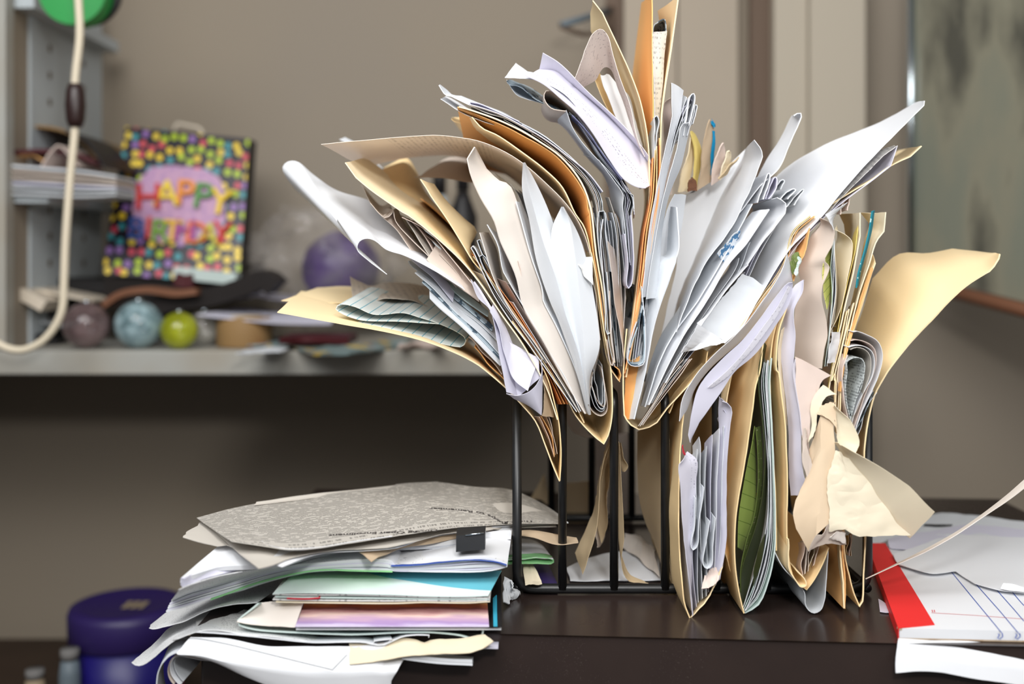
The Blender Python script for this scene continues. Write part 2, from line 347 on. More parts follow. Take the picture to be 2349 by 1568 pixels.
def box(name, x0, x1, y0, y1, z0, z1, mat, parent=None, rz=0, piv=None, bev=0.0):
    V = [Vector((x, y, z)) for x in (x0, x1) for y in (y0, y1) for z in (z0, z1)]
    if rz:
        c = Vector(piv or ((x0+x1)/2, (y0+y1)/2, 0)); R = Matrix.Rotation(rz, 3, 'Z')
        V = [R@(v-c)+c for v in V]
    Fc = [(0, 1, 3, 2), (4, 6, 7, 5), (0, 4, 5, 1), (2, 3, 7, 6), (0, 2, 6, 4), (1, 5, 7, 3)]
    o = mesh_obj(name, V, Fc, mat, parent, smooth=False)
    if bev: b = o.modifiers.new('bevel', 'BEVEL'); b.width = bev; b.segments = 3
    return o
def tube_geo(pts, r, seg=12, V=None, Fc=None, closed=False):
    V = [] if V is None else V; Fc = [] if Fc is None else Fc; base = len(V); n = len(pts)
    pts = [Vector(p) for p in pts]; up = None
    for i, p in enumerate(pts):
        t = (pts[min(i+1, n-1)]-pts[max(i-1, 0)]).normalized() if not closed else (pts[(i+1) % n]-pts[i-1]).normalized()
        if up is None: up = t.orthogonal().normalized()
        up = (up-t*up.dot(t)).normalized(); s = t.cross(up); rr = r[i] if isinstance(r, (list, tuple)) else r
        for k in range(seg):
            a = 2*math.pi*k/seg; V.append(p+up*math.cos(a)*rr+s*math.sin(a)*rr)
    m = n if closed else n-1
    for i in range(m):
        for k in range(seg):
            a = base+i*seg; b = base+((i+1) % n)*seg; Fc.append((a+k, a+(k+1) % seg, b+(k+1) % seg, b+k))
    if not closed: Fc.append(tuple(base+k for k in range(seg))[::-1]); Fc.append(tuple(base+(n-1)*seg+k for k in range(seg)))
    return V, Fc
def tube(name, pts, r, mat, parent=None, seg=12):
    V, Fc = tube_geo(pts, r, seg); return mesh_obj(name, V, Fc, mat, parent)
def round_path(P, r, seg=6):
    P = [Vector(p) for p in P]; out = [P[0]]
    for a, b, c in zip(P, P[1:], P[2:]):
        u = (a-b).normalized(); v = (c-b).normalized(); s = b+u*r; e = b+v*r
        for k in range(seg+1):
            t = k/seg; out.append(s*(1-t)**2+b*2*t*(1-t)+e*t*t)
    out.append(P[-1]); return out
def lathe(name, c, prof, mat, parent=None, seg=40, closed=True):
    V, Fc = [], []; c = Vector(c)
    for r, z in prof:
        for k in range(seg): a = 2*math.pi*k/seg; V.append(c+Vector((r*math.cos(a), r*math.sin(a), z)))
    for i in range(len(prof)-1):
        for k in range(seg): Fc.append((i*seg+k, i*seg+(k+1) % seg, (i+1)*seg+(k+1) % seg, (i+1)*seg+k))
    Fc.append(tuple(range(seg))[::-1]); Fc.append(tuple((len(prof)-1)*seg+k for k in range(seg)))
    return mesh_obj(name, V, Fc, mat, parent)
def empty(name, loc, label, cat, group=None):
    o = bpy.data.objects.new(name, None); col.objects.link(o); o.location = loc; o.empty_display_size = .02; o['_org'] = tuple(loc)
    return tag(o, label, cat, group)
def prism(name, outline, h, mat, parent=None):
    """polygon (world points) with thickness h going down"""
    n = len(outline); V = [Vector(p) for p in outline]+[Vector(p)-Vector((0, 0, h)) for p in outline]
    Fc = [tuple(range(n)), tuple(range(n, 2*n))[::-1]]+[(i, (i+1) % n, n+(i+1) % n, n+i) for i in range(n)]
    return mesh_obj(name, V, Fc, mat, parent, smooth=False)
def structure(o): o['kind'] = 'structure'; return o
# ================================================================ the room
WALL = 1.92
structure(box('wall_back', -1.4, 1.9, WALL, WALL+.08, -.75, 1.5, 'wall_paint'))
structure(box('wall_left', -1.10, -1.02, .9, WALL, -.75, 1.5, 'grey_paint'))
structure(box('floor', -1.4, 1.9, -.6, WALL, -.80, -.75, 'floor_brown'))
# door casing: upright mouldings right of centre
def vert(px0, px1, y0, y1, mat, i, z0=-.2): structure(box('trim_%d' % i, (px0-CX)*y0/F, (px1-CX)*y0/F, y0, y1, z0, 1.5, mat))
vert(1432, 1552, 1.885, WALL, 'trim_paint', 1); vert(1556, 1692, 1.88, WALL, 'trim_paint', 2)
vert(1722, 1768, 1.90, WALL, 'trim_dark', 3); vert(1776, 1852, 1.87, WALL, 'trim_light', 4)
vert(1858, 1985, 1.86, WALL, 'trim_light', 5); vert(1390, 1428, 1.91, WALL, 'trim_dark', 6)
# desk
DY = -.068
def dk(x, y): return Vector((x, y+DY*x, 0))
ds = empty('desk', (-.23, .82, -.75), 'dark brown lacquered desk top carrying the file rack and paper piles', 'desk')
xl, xr, yf, yb = -.245, .585, .811, 1.307
top = [dk(xl, yf), dk(xr, yf), dk(xr, yb), dk(xl, yb)]
o = prism('desk_top', top, .16, 'desk', ds); b = o.modifiers.new('bevel', 'BEVEL'); b.width = .0022; b.segments = 3
body = [dk(xl+.004, yf+.003), dk(xr-.004, yf+.003), dk(xr-.004, yb-.004), dk(xl+.004, yb-.004)]
prism('desk_body', [p-Vector((0, 0, .1605)) for p in body], .5895, 'desk', ds)
# white wall shelf
SH = .159
sh = tag(box('wall_shelf', -1.018, .13, 1.50, WALL, SH-.034, SH, 'shelf_white', bev=.002), 'long white painted shelf board behind the file rack, crowded with trinkets', 'shelf')
# bookcase side with pin holes and its small ledges
bk = empty('bookcase', (-.74, 1.7, SH), 'white bookcase side panel with rows of pin holes at the left edge', 'bookcase')
XP = -.725
box('front_post', XP-.05, XP+.003, 1.500, 1.525, SH+.001, 1.3, 'shelf_white', bk)
box('backing_strip', XP-.012, XP-.004, 1.525, 1.62, SH+.001, 1.3, 'wall_paint', bk)
box('side_panel', XP-.02, XP, 1.585, 1.86, SH+.001, 1.3, 'panel_white', bk)
V, Fc = [], []
for yy in (1.65, 1.78):
    for k in range(26):
        z = .2+k*.042
        if z > .72: continue
        b0 = len(V); V += [Vector((XP+.0006, yy+.006*math.cos(a*math.pi/6), z+.006*math.sin(a*math.pi/6))) for a in range(12)]
        V += [Vector((XP+.0002, yy+.006*math.cos(a*math.pi/6), z+.006*math.sin(a*math.pi/6))) for a in range(12)]
        Fc += [tuple(range(b0, b0+12))]+[(b0+a, b0+(a+1) % 12, b0+12+(a+1) % 12, b0+12+a) for a in range(12)]
tag(mesh_obj('pin_holes', V, Fc, 'taupe_shade', bk, smooth=False), kind='stuff')
box('bookcase_shelf', XP+.0012, XP+.03, 1.53, 1.86, .655, .673, 'panel_white', bk)
box('bookcase_shelf', XP+.0012, XP+.05, 1.53, 1.86, .372, .386, 'panel_white', bk)
# green reel under the upper shelf
g = empty('tape_reel', W(170, 20, 1.50), 'bright green tape reel hanging by the upper left shelf', 'tape')
def disc(name, c, r, y0, y1, mat, parent, seg=36):
    c = Vector(c); V = []
    for y in (y0, y1): V += [Vector((c.x+r*math.cos(2*math.pi*k/seg), y, c.z+r*math.sin(2*math.pi*k/seg))) for k in range(seg)]
    Fc = [tuple(range(seg)), tuple(range(seg, 2*seg))[::-1]]+[(k, (k+1) % seg, seg+(k+1) % seg, seg+k) for k in range(seg)]
    return mesh_obj(name, V, Fc, mat, parent, smooth=False)
c0 = W(172, -18, 1.5)
disc('reel', c0, .048, 1.49, 1.52, 'green_plastic', g); disc('flange', c0+Vector((.008, 0, .006)), .049, 1.522, 1.53, 'black_plastic', g)
# hanging cord with switch
cp = empty('power_cord', W(10, 800, 1.40), 'ivory power cord with dark inline switch hanging at upper left', 'cord')
pts = parse('A 175 -90 180 0 183 80 172 190 172 290 160 420 150 560 147 640 140 720 100 780 50 803 8 795 -30 770', 1.42)[0]
tube('cord', resample(pts, set(), 60)[0], .0052, 'cord_ivory', cp)
sw = W(173, 242, 1.42)
lathe('switch', sw, [(.0035, -.030), (.009, -.029), (.012, -.02), (.0135, 0), (.012, .02), (.009, .029), (.0035, .030)], 'switch_brown', cp)
# papers on the ledge
for i, (y0, y1, m, dx) in enumerate([(0, .006, 'grey', .020), (.006, .010, 'grey', .045), (.010, .016, 'lavender', .03), (.016, .021, 'taupe', .05), (.021, .026, 'taupe', .035), (.026, .031, 'cool', .015)]):
    f = ['A 14 %d 120 %d 200 %d 266 %d' % (444-i*13, 448-i*12, 450-i*11, 446-i*8)]
    S('paper_sheet', 'blurred paper in the pile on the left bookcase ledge, %s from the bottom of six' % ORD[i], m, f[0], 1.52, .08, th=.0035, group='papers on the bookcase ledge')
S('magazine', 'colourful magazine lying on top of the bookcase ledge papers', 'dark_red', 'A 18 350 90 345 160 352 215 372', 1.54, .2, th=.006)
S('magazine', 'tan covered magazine under the colourful one on the bookcase ledge', 'kraft_tube', 'A 16 300 80 290 160 306 230 372', 1.6, .2, th=.004)
S('picture_card', 'dark card leaning against the bookcase above the ledge papers', 'black_plastic', 'A 150 300 190 318 215 345 238 382', 1.56, .12, th=.003, cat='card')
S('paper_scrap', 'orange torn scrap poking out of the ledge papers', 'orange', 'A 20 362 60 352 100 368', 1.55, .1, th=.002)
S('paper_scrap', 'pale peaked scrap on the bookcase ledge papers behind the cord', 'pink', 'A 95 382 118 345 135 333 160 358 178 380', 1.53, .1, th=.002)
# birthday gift bag
q = [W(235, 628, 1.66), W(548, 650, 1.66), W(572, 318, 1.74), W(288, 290, 1.74)]
bag = empty('gift_bag', (q[0]+q[1])/2, 'black gift bag with coloured balls and birthday lettering, leaning on the wall', 'gift bag')
back = Vector((0, .05, 0)); nU, nV2 = 12, 12; V = []; UV = []
for j in range(nV2+1):
    for i in range(nU+1):
        a, b = i/nU, j/nV2; p = q[0].lerp(q[1], a).lerp(q[3].lerp(q[2], a), b); p.y += .0015*noise.noise(Vector((a*3, b*3, 1))); V.append(p); UV.append((a*.216, b*.225))
Fc = [(j*(nU+1)+i, j*(nU+1)+i+1, (j+1)*(nU+1)+i+1, (j+1)*(nU+1)+i) for j in range(nV2) for i in range(nU)]
mesh_obj('front_panel', V, Fc, 'bag_dots', bag, UV)
v8 = q+[p+back for p in q]
mesh_obj('bag_body', [p+Vector((0, .004, 0)) for p in q]+[p+back for p in q], [(4, 5, 6, 7), (0, 1, 5, 4), (1, 2, 6, 5), (3, 0, 4, 7)], 'black_plastic', bag, smooth=False)
tube('bag_handle', round_path([q[3]+(q[2]-q[3])*.35+back*.5, q[3]+(q[2]-q[3])*.37+back*.5+Vector((0, 0, .016)), q[3]+(q[2]-q[3])*.56+back*.5+Vector((0, 0, .012)), q[3]+(q[2]-q[3])*.6+back*.5], .006), .003, 'ivory_plastic', bag)
ax = (q[1]-q[0]).normalized(); ay = (q[3]-q[0]).normalized(); an = ax.cross(ay).normalized()
lcols = [(206, 60, 50), (240, 210, 70), (236, 150, 60), (90, 150, 80), (240, 205, 60), (60, 90, 160), (214, 80, 60), (120, 170, 60), (236, 190, 60), (170, 80, 150), (230, 120, 60), (200, 190, 70)]
for i, c in enumerate(lcols): plain('letter_%d' % i, c, .5, .3)
def letter(ch, u, v, size, rot, mi):
    cu = bpy.data.curves.new('letter', 'FONT'); cu.body = ch; cu.size = size; cu.extrude = .0012; cu.offset = .0006; cu.align_x = 'CENTER'
    t = bpy.data.objects.new('letter_tmp', cu); col.objects.link(t)
    me = bpy.data.meshes.new_from_object(t.evaluated_get(bpy.context.evaluated_depsgraph_get())); bpy.data.objects.remove(t)
    R = Matrix.Rotation(rot, 3, 'Z'); org = Vector(bag['_org']); p0 = q[0]+ax*u*.216+ay*v*.225-an*-.006
    for vt in me.vertices:
        l = R@vt.co; vt.co = p0+ax*l.x+ay*l.y+an*l.z-org
    me.materials.clear(); me.materials.append(MATS['letter_%d' % (mi % 12)]); o = bpy.data.objects.new('letter', me); col.objects.link(o); o.parent = bag
x = .24
for i, ch in enumerate('HAPPY'): letter(ch, .27+i*.13, .50+.05*math.sin(i/4*math.pi), .062, .12-.05*i, i)
for i, ch in enumerate('BIRTHDAY'): letter(ch, .21+i*.088, .27+.01*math.sin(i*2), .052, .06-.02*i, 5+i)
# clutter on the shelf
def ball(name, px, py, r, d, mat, label, cat='ornament', squash=1.0):
    c = W(px, py, d); c.z = SH+r*squash+.0004; prof = [(max(.0006, r*math.sin(math.pi*k/20)), -r*squash*math.cos(math.pi*k/20)) for k in range(21)]
    e = empty(name, c-Vector((0, 0, r*squash)), label, cat); lathe('globe', c, prof, mat, e)
    lathe('neck', c, [(r*.16, r*squash*.97), (r*.18, r*squash*1.04), (r*.14, r*squash*1.12)], 'chrome', e, seg=16)
    return e
G_ = 'blown glass balls on the white shelf'
for a in [('glass_ball', 198, 762, .0335, 1.54, 'glass_brown', 'smoky brown glass ball on the shelf, leftmost of the balls'),
          ('glass_ball', 318, 757, .0345, 1.545, 'glass_blue', 'pale blue and white swirled glass ball on the shelf'),
          ('glass_ball', 411, 764, .0270, 1.53, 'glass_lime', 'small lime green glass ball on the shelf'),
          ('glass_ball', 468, 765, .0260, 1.60, 'glass_clear', 'clear glass ball on the shelf between lime ball and tape roll')]: tag(ball(*a), group=G_)
tr = W(553, 800, 1.56); e = empty('tape_roll', (tr.x, 1.58, SH), 'roll of brown packing tape under white paper on the shelf', 'tape')
lathe('tape', (tr.x, 1.58, SH+.0005), [(.040, 0), (.041, .002), (.041, .042), (.040, .044)], 'kraft_tube', e); lathe('core', (tr.x, 1.58, SH+.045), [(.026, 0), (.026, .0015)], 'tan', e)
S('paper_sheet', 'white paper lying over the tape roll on the white shelf', 'lavender', 'A 452 722 520 730 640 742 760 742', 1.54, .22, tw=(0, .01), bow=.012, th=.002)
S('paper_sheet', 'folded white paper behind the tape roll on the shelf', 'lavender', 'A 528 690 560 676 620 684 700 690', 1.66, .12, th=.002)
S('paper_scrap', 'dark red card under the white paper on the shelf', 'dark_red', '^.175 A 640 782 700 778 800 782', 1.5, .08, th=.010)
S('wrapping_tissue', 'crumpled patterned tissue on the shelf front right of the tape roll', 'tissue', '^.163 A 560 800 640 795 720 805 800 812 860 800 930 790', 1.5, .16, th=.003, wob=.006, cat='tissue')
S('paper_scrap', 'pale scrap at the shelf edge below the tape roll', 'cool', '^.163 A 540 812 600 806 640 808', 1.5, .06, th=.002, wob=.002)
S('paper_scrap', 'pale crumpled scrap on the right end of the white shelf', 'pink', '^.166 A 905 800 960 790 1010 800', 1.5, .08, th=.003, wob=.004)
# strap, books and oddments at back
S('handbag_strap', 'thick black leather strap curving across the shelf below the gift bag', 'dark_leather', 'A 300 745 330 715 400 690 480 680 560 655 600 640 625 660', 1.60, .07, th=.028, cat='strap')
S('belt', 'brown leather belt arched over the black strap on the shelf', 'brown_leather', 'A 235 700 270 676 330 665 400 672 450 668', 1.58, .04, th=.010, cat='belt')
for i, (f, m, dd_, th_) in enumerate([('A 18 655 100 668 210 690', 'ivory_plastic', 1.60, .004), ('A 18 640 120 650 260 660', 'black_plastic', 1.68, .02), ('A 20 720 80 735 150 748', 'grey', 1.62, .004), ('A 18 700 80 704 130 712', 'black_plastic', 1.64, .014), ('A 18 765 70 772 130 790', 'black_plastic', 1.60, .012)]):
    S('booklet', ['thin ivory booklet on the dark pile beside the hanging cord', 'black folder at the back of the shelf left of the gift bag', 'grey booklet low in the dark pile at the far left of the shelf',
      'black notebook in the dark pile at the far left of the shelf', 'black case at the bottom of the dark pile at the far left of the shelf'][i], m, f, dd_, .18, th=th_)
S('remote_control', 'ivory remote control on the dark pile at the far left of the shelf', 'ivory_plastic', 'A 16 668 60 680 100 702', 1.56, .06, th=.018, cat='remote control')
S('greeting_card', 'pastel greeting card with red corner below the gift bag', 'mint', 'A 398 624 450 630 540 640', 1.64, .05, th=.018, cat='card')
S('candle', 'small red candle beside the pastel card below the gift bag', 'dark_red', 'A 400 640 425 645 440 642', 1.63, .03, th=.02, cat='candle')
S('scarf', 'dark scarf lying under the gift bag on the shelf', 'dark_leather', 'A 240 672 330 668 450 662 560 640', 1.67, .16, th=.05, cat='scarf')
# cellophane wrapped purple ball
e = empty('wrapped_gift', W(765, 660, 1.75), 'purple foil ball wrapped in crumpled clear cellophane on the shelf', 'gift'); e['_org'] = tuple(e.location)
def blob(name, c, r, mat, parent, amp, fr, sq=(1, 1, 1), nu=40, nv=24):
    V, Fc = [], []
    for j in range(nv+1):
        for i in range(nu):
            a, b = 2*math.pi*i/nu, math.pi*(j/nv*.998+.001); v = Vector((math.sin(b)*math.cos(a), math.sin(b)*math.sin(a), math.cos(b)))
            s = 1+amp*noise.noise(v*fr)+amp*.5*noise.noise(v*fr*2.7); V.append(Vector(c)+Vector((v.x*sq[0], v.y*sq[1], v.z*sq[2]))*r*s)
    for j in range(nv):
        for i in range(nu): Fc.append((j*nu+i, (j+1)*nu+i, (j+1)*nu+(i+1) % nu, j*nu+(i+1) % nu))
    return mesh_obj(name, V, Fc, mat, parent)
blob('foil_ball', W(782, 615, 1.74), .064, 'purple_foil', e, .05, 2, (1, 1, .95)); blob('cellophane', W(745, 610, 1.74), .092, 'cellophane', e, .35, 3.2, (1.3, .9, 1))
# bottle seen through the fan, bracket, picture
def bottle(px, w_, y0, y1, d, mat, label, cat):
    c = W(px, y1, d); h = (y1-y0)*d/F; r = w_/2*d/F
    e = empty('bottle', (c.x, d, SH), label, cat); z0 = SH+.0005; H = c.z+h-z0
    lathe('bottle_body', (c.x, d, z0), [(r*.9, 0), (r, .004), (r, H*.72), (r*.55, H*.82), (r*.4, H*.86)], mat, e, seg=28)
    lathe('cap', (c.x, d, z0), [(r*.45, H*.865), (r*.45, H*.99), (r*.4, H)], 'black_plastic', e, seg=24)
bottle(1062, 66, 385, 600, 1.70, 'black_plastic', 'dark bottle on the shelf glimpsed through the paper fan', 'bottle')
bottle(1008, 70, 395, 600, 1.74, 'panel_white', 'pale bottle beside the dark one glimpsed through the fan', 'bottle')
br = empty('wall_bracket', W(1345, 60, 1.8), 'grey blue metal bracket fixed to the wall near the top', 'bracket')
tube('bracket_arm', [W(1288, 57, 1.74), W(1340, 42, 1.78), W(1398, 24, 1.9)], .006, 'bracket_blue', br); tube('brace', [W(1288, 62, 1.74), W(1340, 80, 1.80), W(1398, 70, 1.9)], .004, 'trim_dark', br)
tube('bracket_bar', [W(1398, 14, 1.905), W(1398, 84, 1.905)], .009, 'trim_dark', br)
pf = empty('framed_picture', W(2200, 660, 1.6), 'large framed grey picture behind glass at the right edge', 'picture')
P0, P1, P2, P3 = W(2098, 628, 1.76), W(2520, 735, 1.42), W(2520, -130, 1.42), W(2098, -130, 1.76)
nrm = (P1-P0).cross(P3-P0).normalized(); bk_ = Vector((0, .02, 0))
mesh_obj('picture_sheet', [P0, P1, P2, P3], [(0, 1, 2, 3)], 'art', pf, smooth=False)
tube('frame_side', [P0+Vector((-.006, 0, -.01)), P3+Vector((-.006, 0, 0))], .0062, 'chrome', pf, 8)
tube('frame_rail', [P0+Vector((-.006, 0, -.012)), P1+Vector((0, 0, -.012))], .011, 'brown_leather', pf, 8)
# container on a low table, bottom left
lt = empty('low_table', (-.5, 1.5, -.75), 'low brown side table standing below the shelf at the left', 'table')
box('table_top', -.98, -.34, 1.28, 1.86, -.405, -.38, 'stool_brown', lt)
for xx, yy in ((-.96, 1.30), (-.38, 1.30), (-.96, 1.83), (-.38, 1.83)): box('leg', xx-.015, xx+.015, yy-.015, yy+.015, -.75, -.406, 'stool_brown', lt)
ct = W(292, 1400, 1.5); e = empty('storage_tub', (ct.x, 1.5, -.38), 'deep blue round tub with a purple lid below the shelf', 'tub')
lathe('tub_body', (ct.x, 1.5, -.3795), [(.068, 0), (.073, .003), (.074, .13)], 'purple_side', e, 56); lathe('label_band', (ct.x, 1.5, -.3795), [(.0745, .01), (.0752, .012), (.0752, .062), (.0745, .064)], 'magenta', e, 56)
zt = ct.z; lathe('lid', (ct.x, 1.5, -.3795), [(.0760, .131), (.079, .134), (.080, .17), (.077, .178), (.066, .181), (.06, .179), (.001, .179)], 'purple_plastic', e, 56)
V, Fc = [], []
for k in range(3): V += [Vector((ct.x+.004+k*.011+sx*.0042, 1.49+sy*.016, -.3795+.1802)) for sx, sy in ((-1, -1), (1, -1), (1, 1), (-1, 1))]; Fc.append(tuple(range(k*4, k*4+4)))
mesh_obj('lid_mark', V, Fc, 'gold_print', e, smooth=False)
for i, (px, py, m, l) in enumerate([(160, 1500, 'bracket_blue', 'pale jar beside the blue tub'), (80, 1545, 'gold_print', 'small brass coloured pot in the lower left corner')]):
    c = W(px, py, 1.42); lathe_e = empty('jar', (c.x, 1.42, -.38), l, 'jar'); H = c.z+.38
    lathe('jar_body', (c.x, 1.42, -.3795), [(.012, 0), (.014, .004), (.014, H*.8), (.011, H*.95)], m, lathe_e, 24); lathe('jar_lid', (c.x, 1.42, -.3795), [(.012, H*.955), (.012, H*1.05)], 'grey_paint', lathe_e, 24)
# ================================================================ wire file rack
RD, RB = .905, 1.155; rw = .0036
rk = empty('file_rack', (.08, 1.0, 0), 'black wire step file rack stuffed with folders and papers', 'file rack')
def X(px, d=RD): return (px-CX)*d/F
x0, x1, zr = X(1186), X(1990), .0052
for d, nm, r in ((RD, 'front_frame', .0042), (RB, 'back_frame', .0038)):
    tube(nm, round_path([(x0, d, .17), (x0, d, zr), (x1, d, zr), (x1, d, .17)], .016), r, 'black_wire', rk)
for k, px in enumerate((1186, 1290, 1408, 1525, 1642, 1758, 1874, 1990)):
    x = X(px); h = .172 if k < 4 else (.185 if k < 7 else .172)
    if k in (0, 7): tube('end_arch', round_path([(x, RD, .165), (x, RD, .178), (x, RB, .178), (x, RB, .165)], .010), .0040, 'black_wire', rk)
    else: tube('divider', round_path([(x, RD-.002, zr), (x, RD-.002, h), (x, RB, h), (x, RB, zr)], .012), .0038, 'black_wire', rk)
for x in (x0, x1): tube('side_rail', [(x, RD, zr), (x, RB, zr)], .0038, 'black_wire', rk)
# ================================================================ papers fanning out above the rack
MF, PS, EN = 'manila_folder', 'paper_sheet', 'envelope'
# --- lowest manila folder on the left: one flap nearly level, fold low between the first two bars
S(MF, 'manila folder with a low pointed fold at the second bar, spreading flat to the left', ['manila'],
  'F 770 1508 ! 740 1440 690 1310 640 1190 565 1100 480 1010 400 940 A 1090 832 1000 791 900 763 760 738 636 716', .875, .22,
  back='F 740 1330 ! 700 1280 650 1180 620 1130 560 1060 500 1000 430 930 A 1080 790 1000 748 910 716 800 683 690 667', db=1.08, th=.0009)
S(MF, 'short tab flap edge behind the flat left manila folder', 'manila', 'A 1000 720 860 700 745 694 645 689', 1.0, .1, back='A 1000 690 880 670 800 657 730 660', db=1.1, th=.0007)
S(MF, 'upright half of the folder pointed low at the second bar', 'manila2',
  'F 771 1505 ! 776 1400 768 1220 748 1110 705 960 650 850 600 770 520 660', .874, .16, th=.0009)
S('notepaper', 'blue ruled note paper folded in three on the flat left folder', 'ruled',
  'B 1788 858 1500 840 1260 833 1130 790 1083 752 1120 728 1210 742 1340 795 1540 785 1650 815 1800 865 1930 930 1966 965 1944 1012 1880 1010 1700 965 1450 890 1230 850', .90, .10, th=.0005, n=80, wob=.0004, bs=(.012, .012))
S(PS, 'crumpled shaded sheet with handwriting behind the ruled note paper', 'ruled_faint', 'B 1210 735 1400 690 1600 700 1730 760 1840 830', .95, .1, back='B 1178 542 1290 600 1355 606 1410 578 1560 590 1722 606', db=1.06, wob=.002)
S('paper_scrap', 'pinkish torn edge at the foot of the left fan, upper of two', 'pink', 'Q 860 1450 790 1360 720 1290 660 1220 640 1205', .885, .12, th=.0008)
S('paper_scrap', 'pinkish torn edge at the foot of the left fan, lower of two', 'orange', 'Q 880 1490 790 1400 720 1320 680 1270', .888, .12, th=.0008)
# --- letters and envelopes over the flat flap
S('envelope', 'cool white envelope lowest in the left fan, beside the ruled note', 'cool', 'U 1620 1200 1480 1060 1350 930 1200 800 1135 735', 0.872, .05, back='U 1640 1160 1500 1000 1370 870 1230 740 1132 660', db=0.885, th=0.0010, wob=.0003)
S('envelope', 'long cool envelope second from the bottom of the left fan', 'cool', 'U 1630 1140 1480 980 1300 820 1150 660 1030 560', 0.880, .05, back='U 1640 1100 1500 930 1330 790 1190 640 1060 540', db=0.893, th=0.0008, wob=.0003)
S('envelope', 'thin dark lined envelope edge over the lowest envelope in the left fan', 'slate_print', 'U 1628 1168 1490 1020 1330 870 1180 720 1080 625', 0.877, .05, back='U 1640 1140 1500 990 1345 845 1190 700 1090 605', db=0.889, th=0.0006, wob=.0003)
S('folded_letter', 'grey folded letter with a small blunt nose in the left fan', 'grey', 'U 1600 1030 1450 890 1300 780 1180 650 1080 570 1000 510 985 480', 0.888, .05, back='U 1580 950 1480 870 1330 740 1200 610 1100 530 1000 476', db=0.900, th=0.0008, wob=.0003)
S('folded_letter', 'blue printed letter edge tucked in the left fan', 'slate_print', 'U 1560 960 1450 860 1340 770 1230 665 1200 640', 0.890, .05, back='U 1570 930 1460 835 1360 750 1250 655 1215 632', db=0.898, th=0.0008, wob=.0003)
S('folded_letter', 'pale green grey letter with a folded lip in the left fan', 'mint', 'U 1530 862 1400 770 1300 690 1215 607', 0.893, .05, back='U 1535 825 1420 735 1320 650 1260 610 1220 597', db=0.902, th=0.0010, wob=.0003)
S('paper_sheet', 'broad taupe backing sheet behind the left fan letters', 'taupe', 'U 1600 1000 1400 790 1200 600 1000 440 930 380', 0.925, .05, back='U 1500 800 1380 590 1200 400 1040 300 850 170', db=0.960, th=0.0006, wob=.0003)
S('folded_letter', 'long lavender sheet running under the curled white sheet on the left', 'lavender', 'U 1290 760 1150 590 1040 500 960 430 925 382', 0.884, .05, back='U 1300 690 1180 540 1060 440 970 392 935 376', db=0.894, th=0.0006, wob=.0003)
S('folded_letter', 'taupe letter left of the rounded brown fold in the left fan', 'taupe', 'U 1250 700 1120 540 1000 400 900 260 800 172', 0.889, .05, back='U 1200 560 1080 400 1000 290 940 190 905 110', db=0.905, th=0.0008, wob=.0003)
S('folded_letter', 'rounded brown fold face turned outward in the left fan', 'taupe', 'U 1470 760 1320 650 1190 565 1112 466', 0.878, .05, back='U 1450 640 1340 530 1240 430 1172 372', db=0.888, th=0.0008, wob=.0003)
S('folded_letter', 'narrow inner sheet of the rounded brown fold, lower of two', 'newsprint_plain', 'U 1150 470 1090 390 1020 270 960 180', 0.882, .05, back='U 1165 430 1110 350 1050 260 990 190', db=0.897, th=0.0008, wob=.0003)
S('folded_letter', 'narrow inner sheet of the rounded brown fold, upper of two', 'pink', 'U 1170 440 1120 340 1060 260 1000 200', 0.885, .05, back='U 1200 420 1130 320 1080 255 1020 205', db=0.900, th=0.0008, wob=.0003)
S('folded_letter', 'dark gapped sheet between the brown fold and the pink sheet', 'taupe', 'U 1455 725 1380 600 1300 490 1200 380 1090 290', 0.889, .05, back='U 1420 560 1340 480 1220 370 1080 262', db=0.905, th=0.0006, wob=.0003)
S('folded_letter', 'slim taupe letter ending in a pointed dark loop in the left fan', 'taupe', 'U 1458 722 1430 730 1380 650 1300 540 1200 430', 0.883, .05, back='U 1440 690 1390 610 1310 500 1210 395', db=0.888, th=0.0008, wob=.0003)
S('folded_letter', 'tube shaped taupe letter with a dark hollow at the left of the fan', 'taupe', 'Q 560 880 400 700 260 560 160 440 150 370 135 400 100 425 70 410 0 330', .88, .06, back='Q 500 760 380 610 250 490 150 400 120 330 90 350 60 350 40 330 -60 210', db=1.02, th=.0006)
S(PS, 'pink sheet lying just under the cream folder edge', 'pink', 'Q 900 1260 780 1010 640 830 520 680 400 540 300 470 205 422', .872, .06, th=.0006)
# --- big rolled white sheet, far left
S(PS, 'large white sheet rolled over into a tube at the far left of the fan', 'white', 'C 1000 1150 850 1060 690 975 600 945 540 900 495 888 458 903 445 945 500 1000 600 1073', .86, .20,
  back='C 900 1000 720 800 500 690 340 640 220 560 140 496 90 496 64 525 80 570 130 640', db=1.02, th=.0005, n=60, wob=.0005)
# --- cream folder flap and the folder behind it
S(MF, 'broad cream folder flap sweeping up to the left above the rolled sheet', 'manila_light',
  'F 760 1180 700 1010 Q 1000 1260 850 1050 700 830 580 690 400 530 240 410 C 700 770 600 705 510 640 440 580 ! 385 500', .868, .2,
  back='F 740 1090 690 950 640 850 570 720 490 600 390 460 300 350 C 1010 930 880 790 780 700 690 640 610 570 570 535 ! 490 475', db=1.03, th=.0009, n=50)
S(PS, 'white strip poking out behind the cream folder flap at the upper left', 'cool', 'C 600 570 540 520 480 460 430 420 355 378', 1.07, .02, back='C 620 560 560 510 500 450 440 400 385 368', db=1.09)
S(MF, 'second cream folder flap with a pointed notch, right of the broad one', 'manila',
  'F 900 1200 800 1010 690 850 600 720 480 560 380 420 320 360 250 250 170 120 C 810 650 800 630 ! 772 588', .880, .2,
  back='F 860 1060 760 890 660 760 560 640 480 540 400 430 340 350 290 280 C 1060 850 1000 790 900 690 840 610', db=.96, th=.0009, n=46)
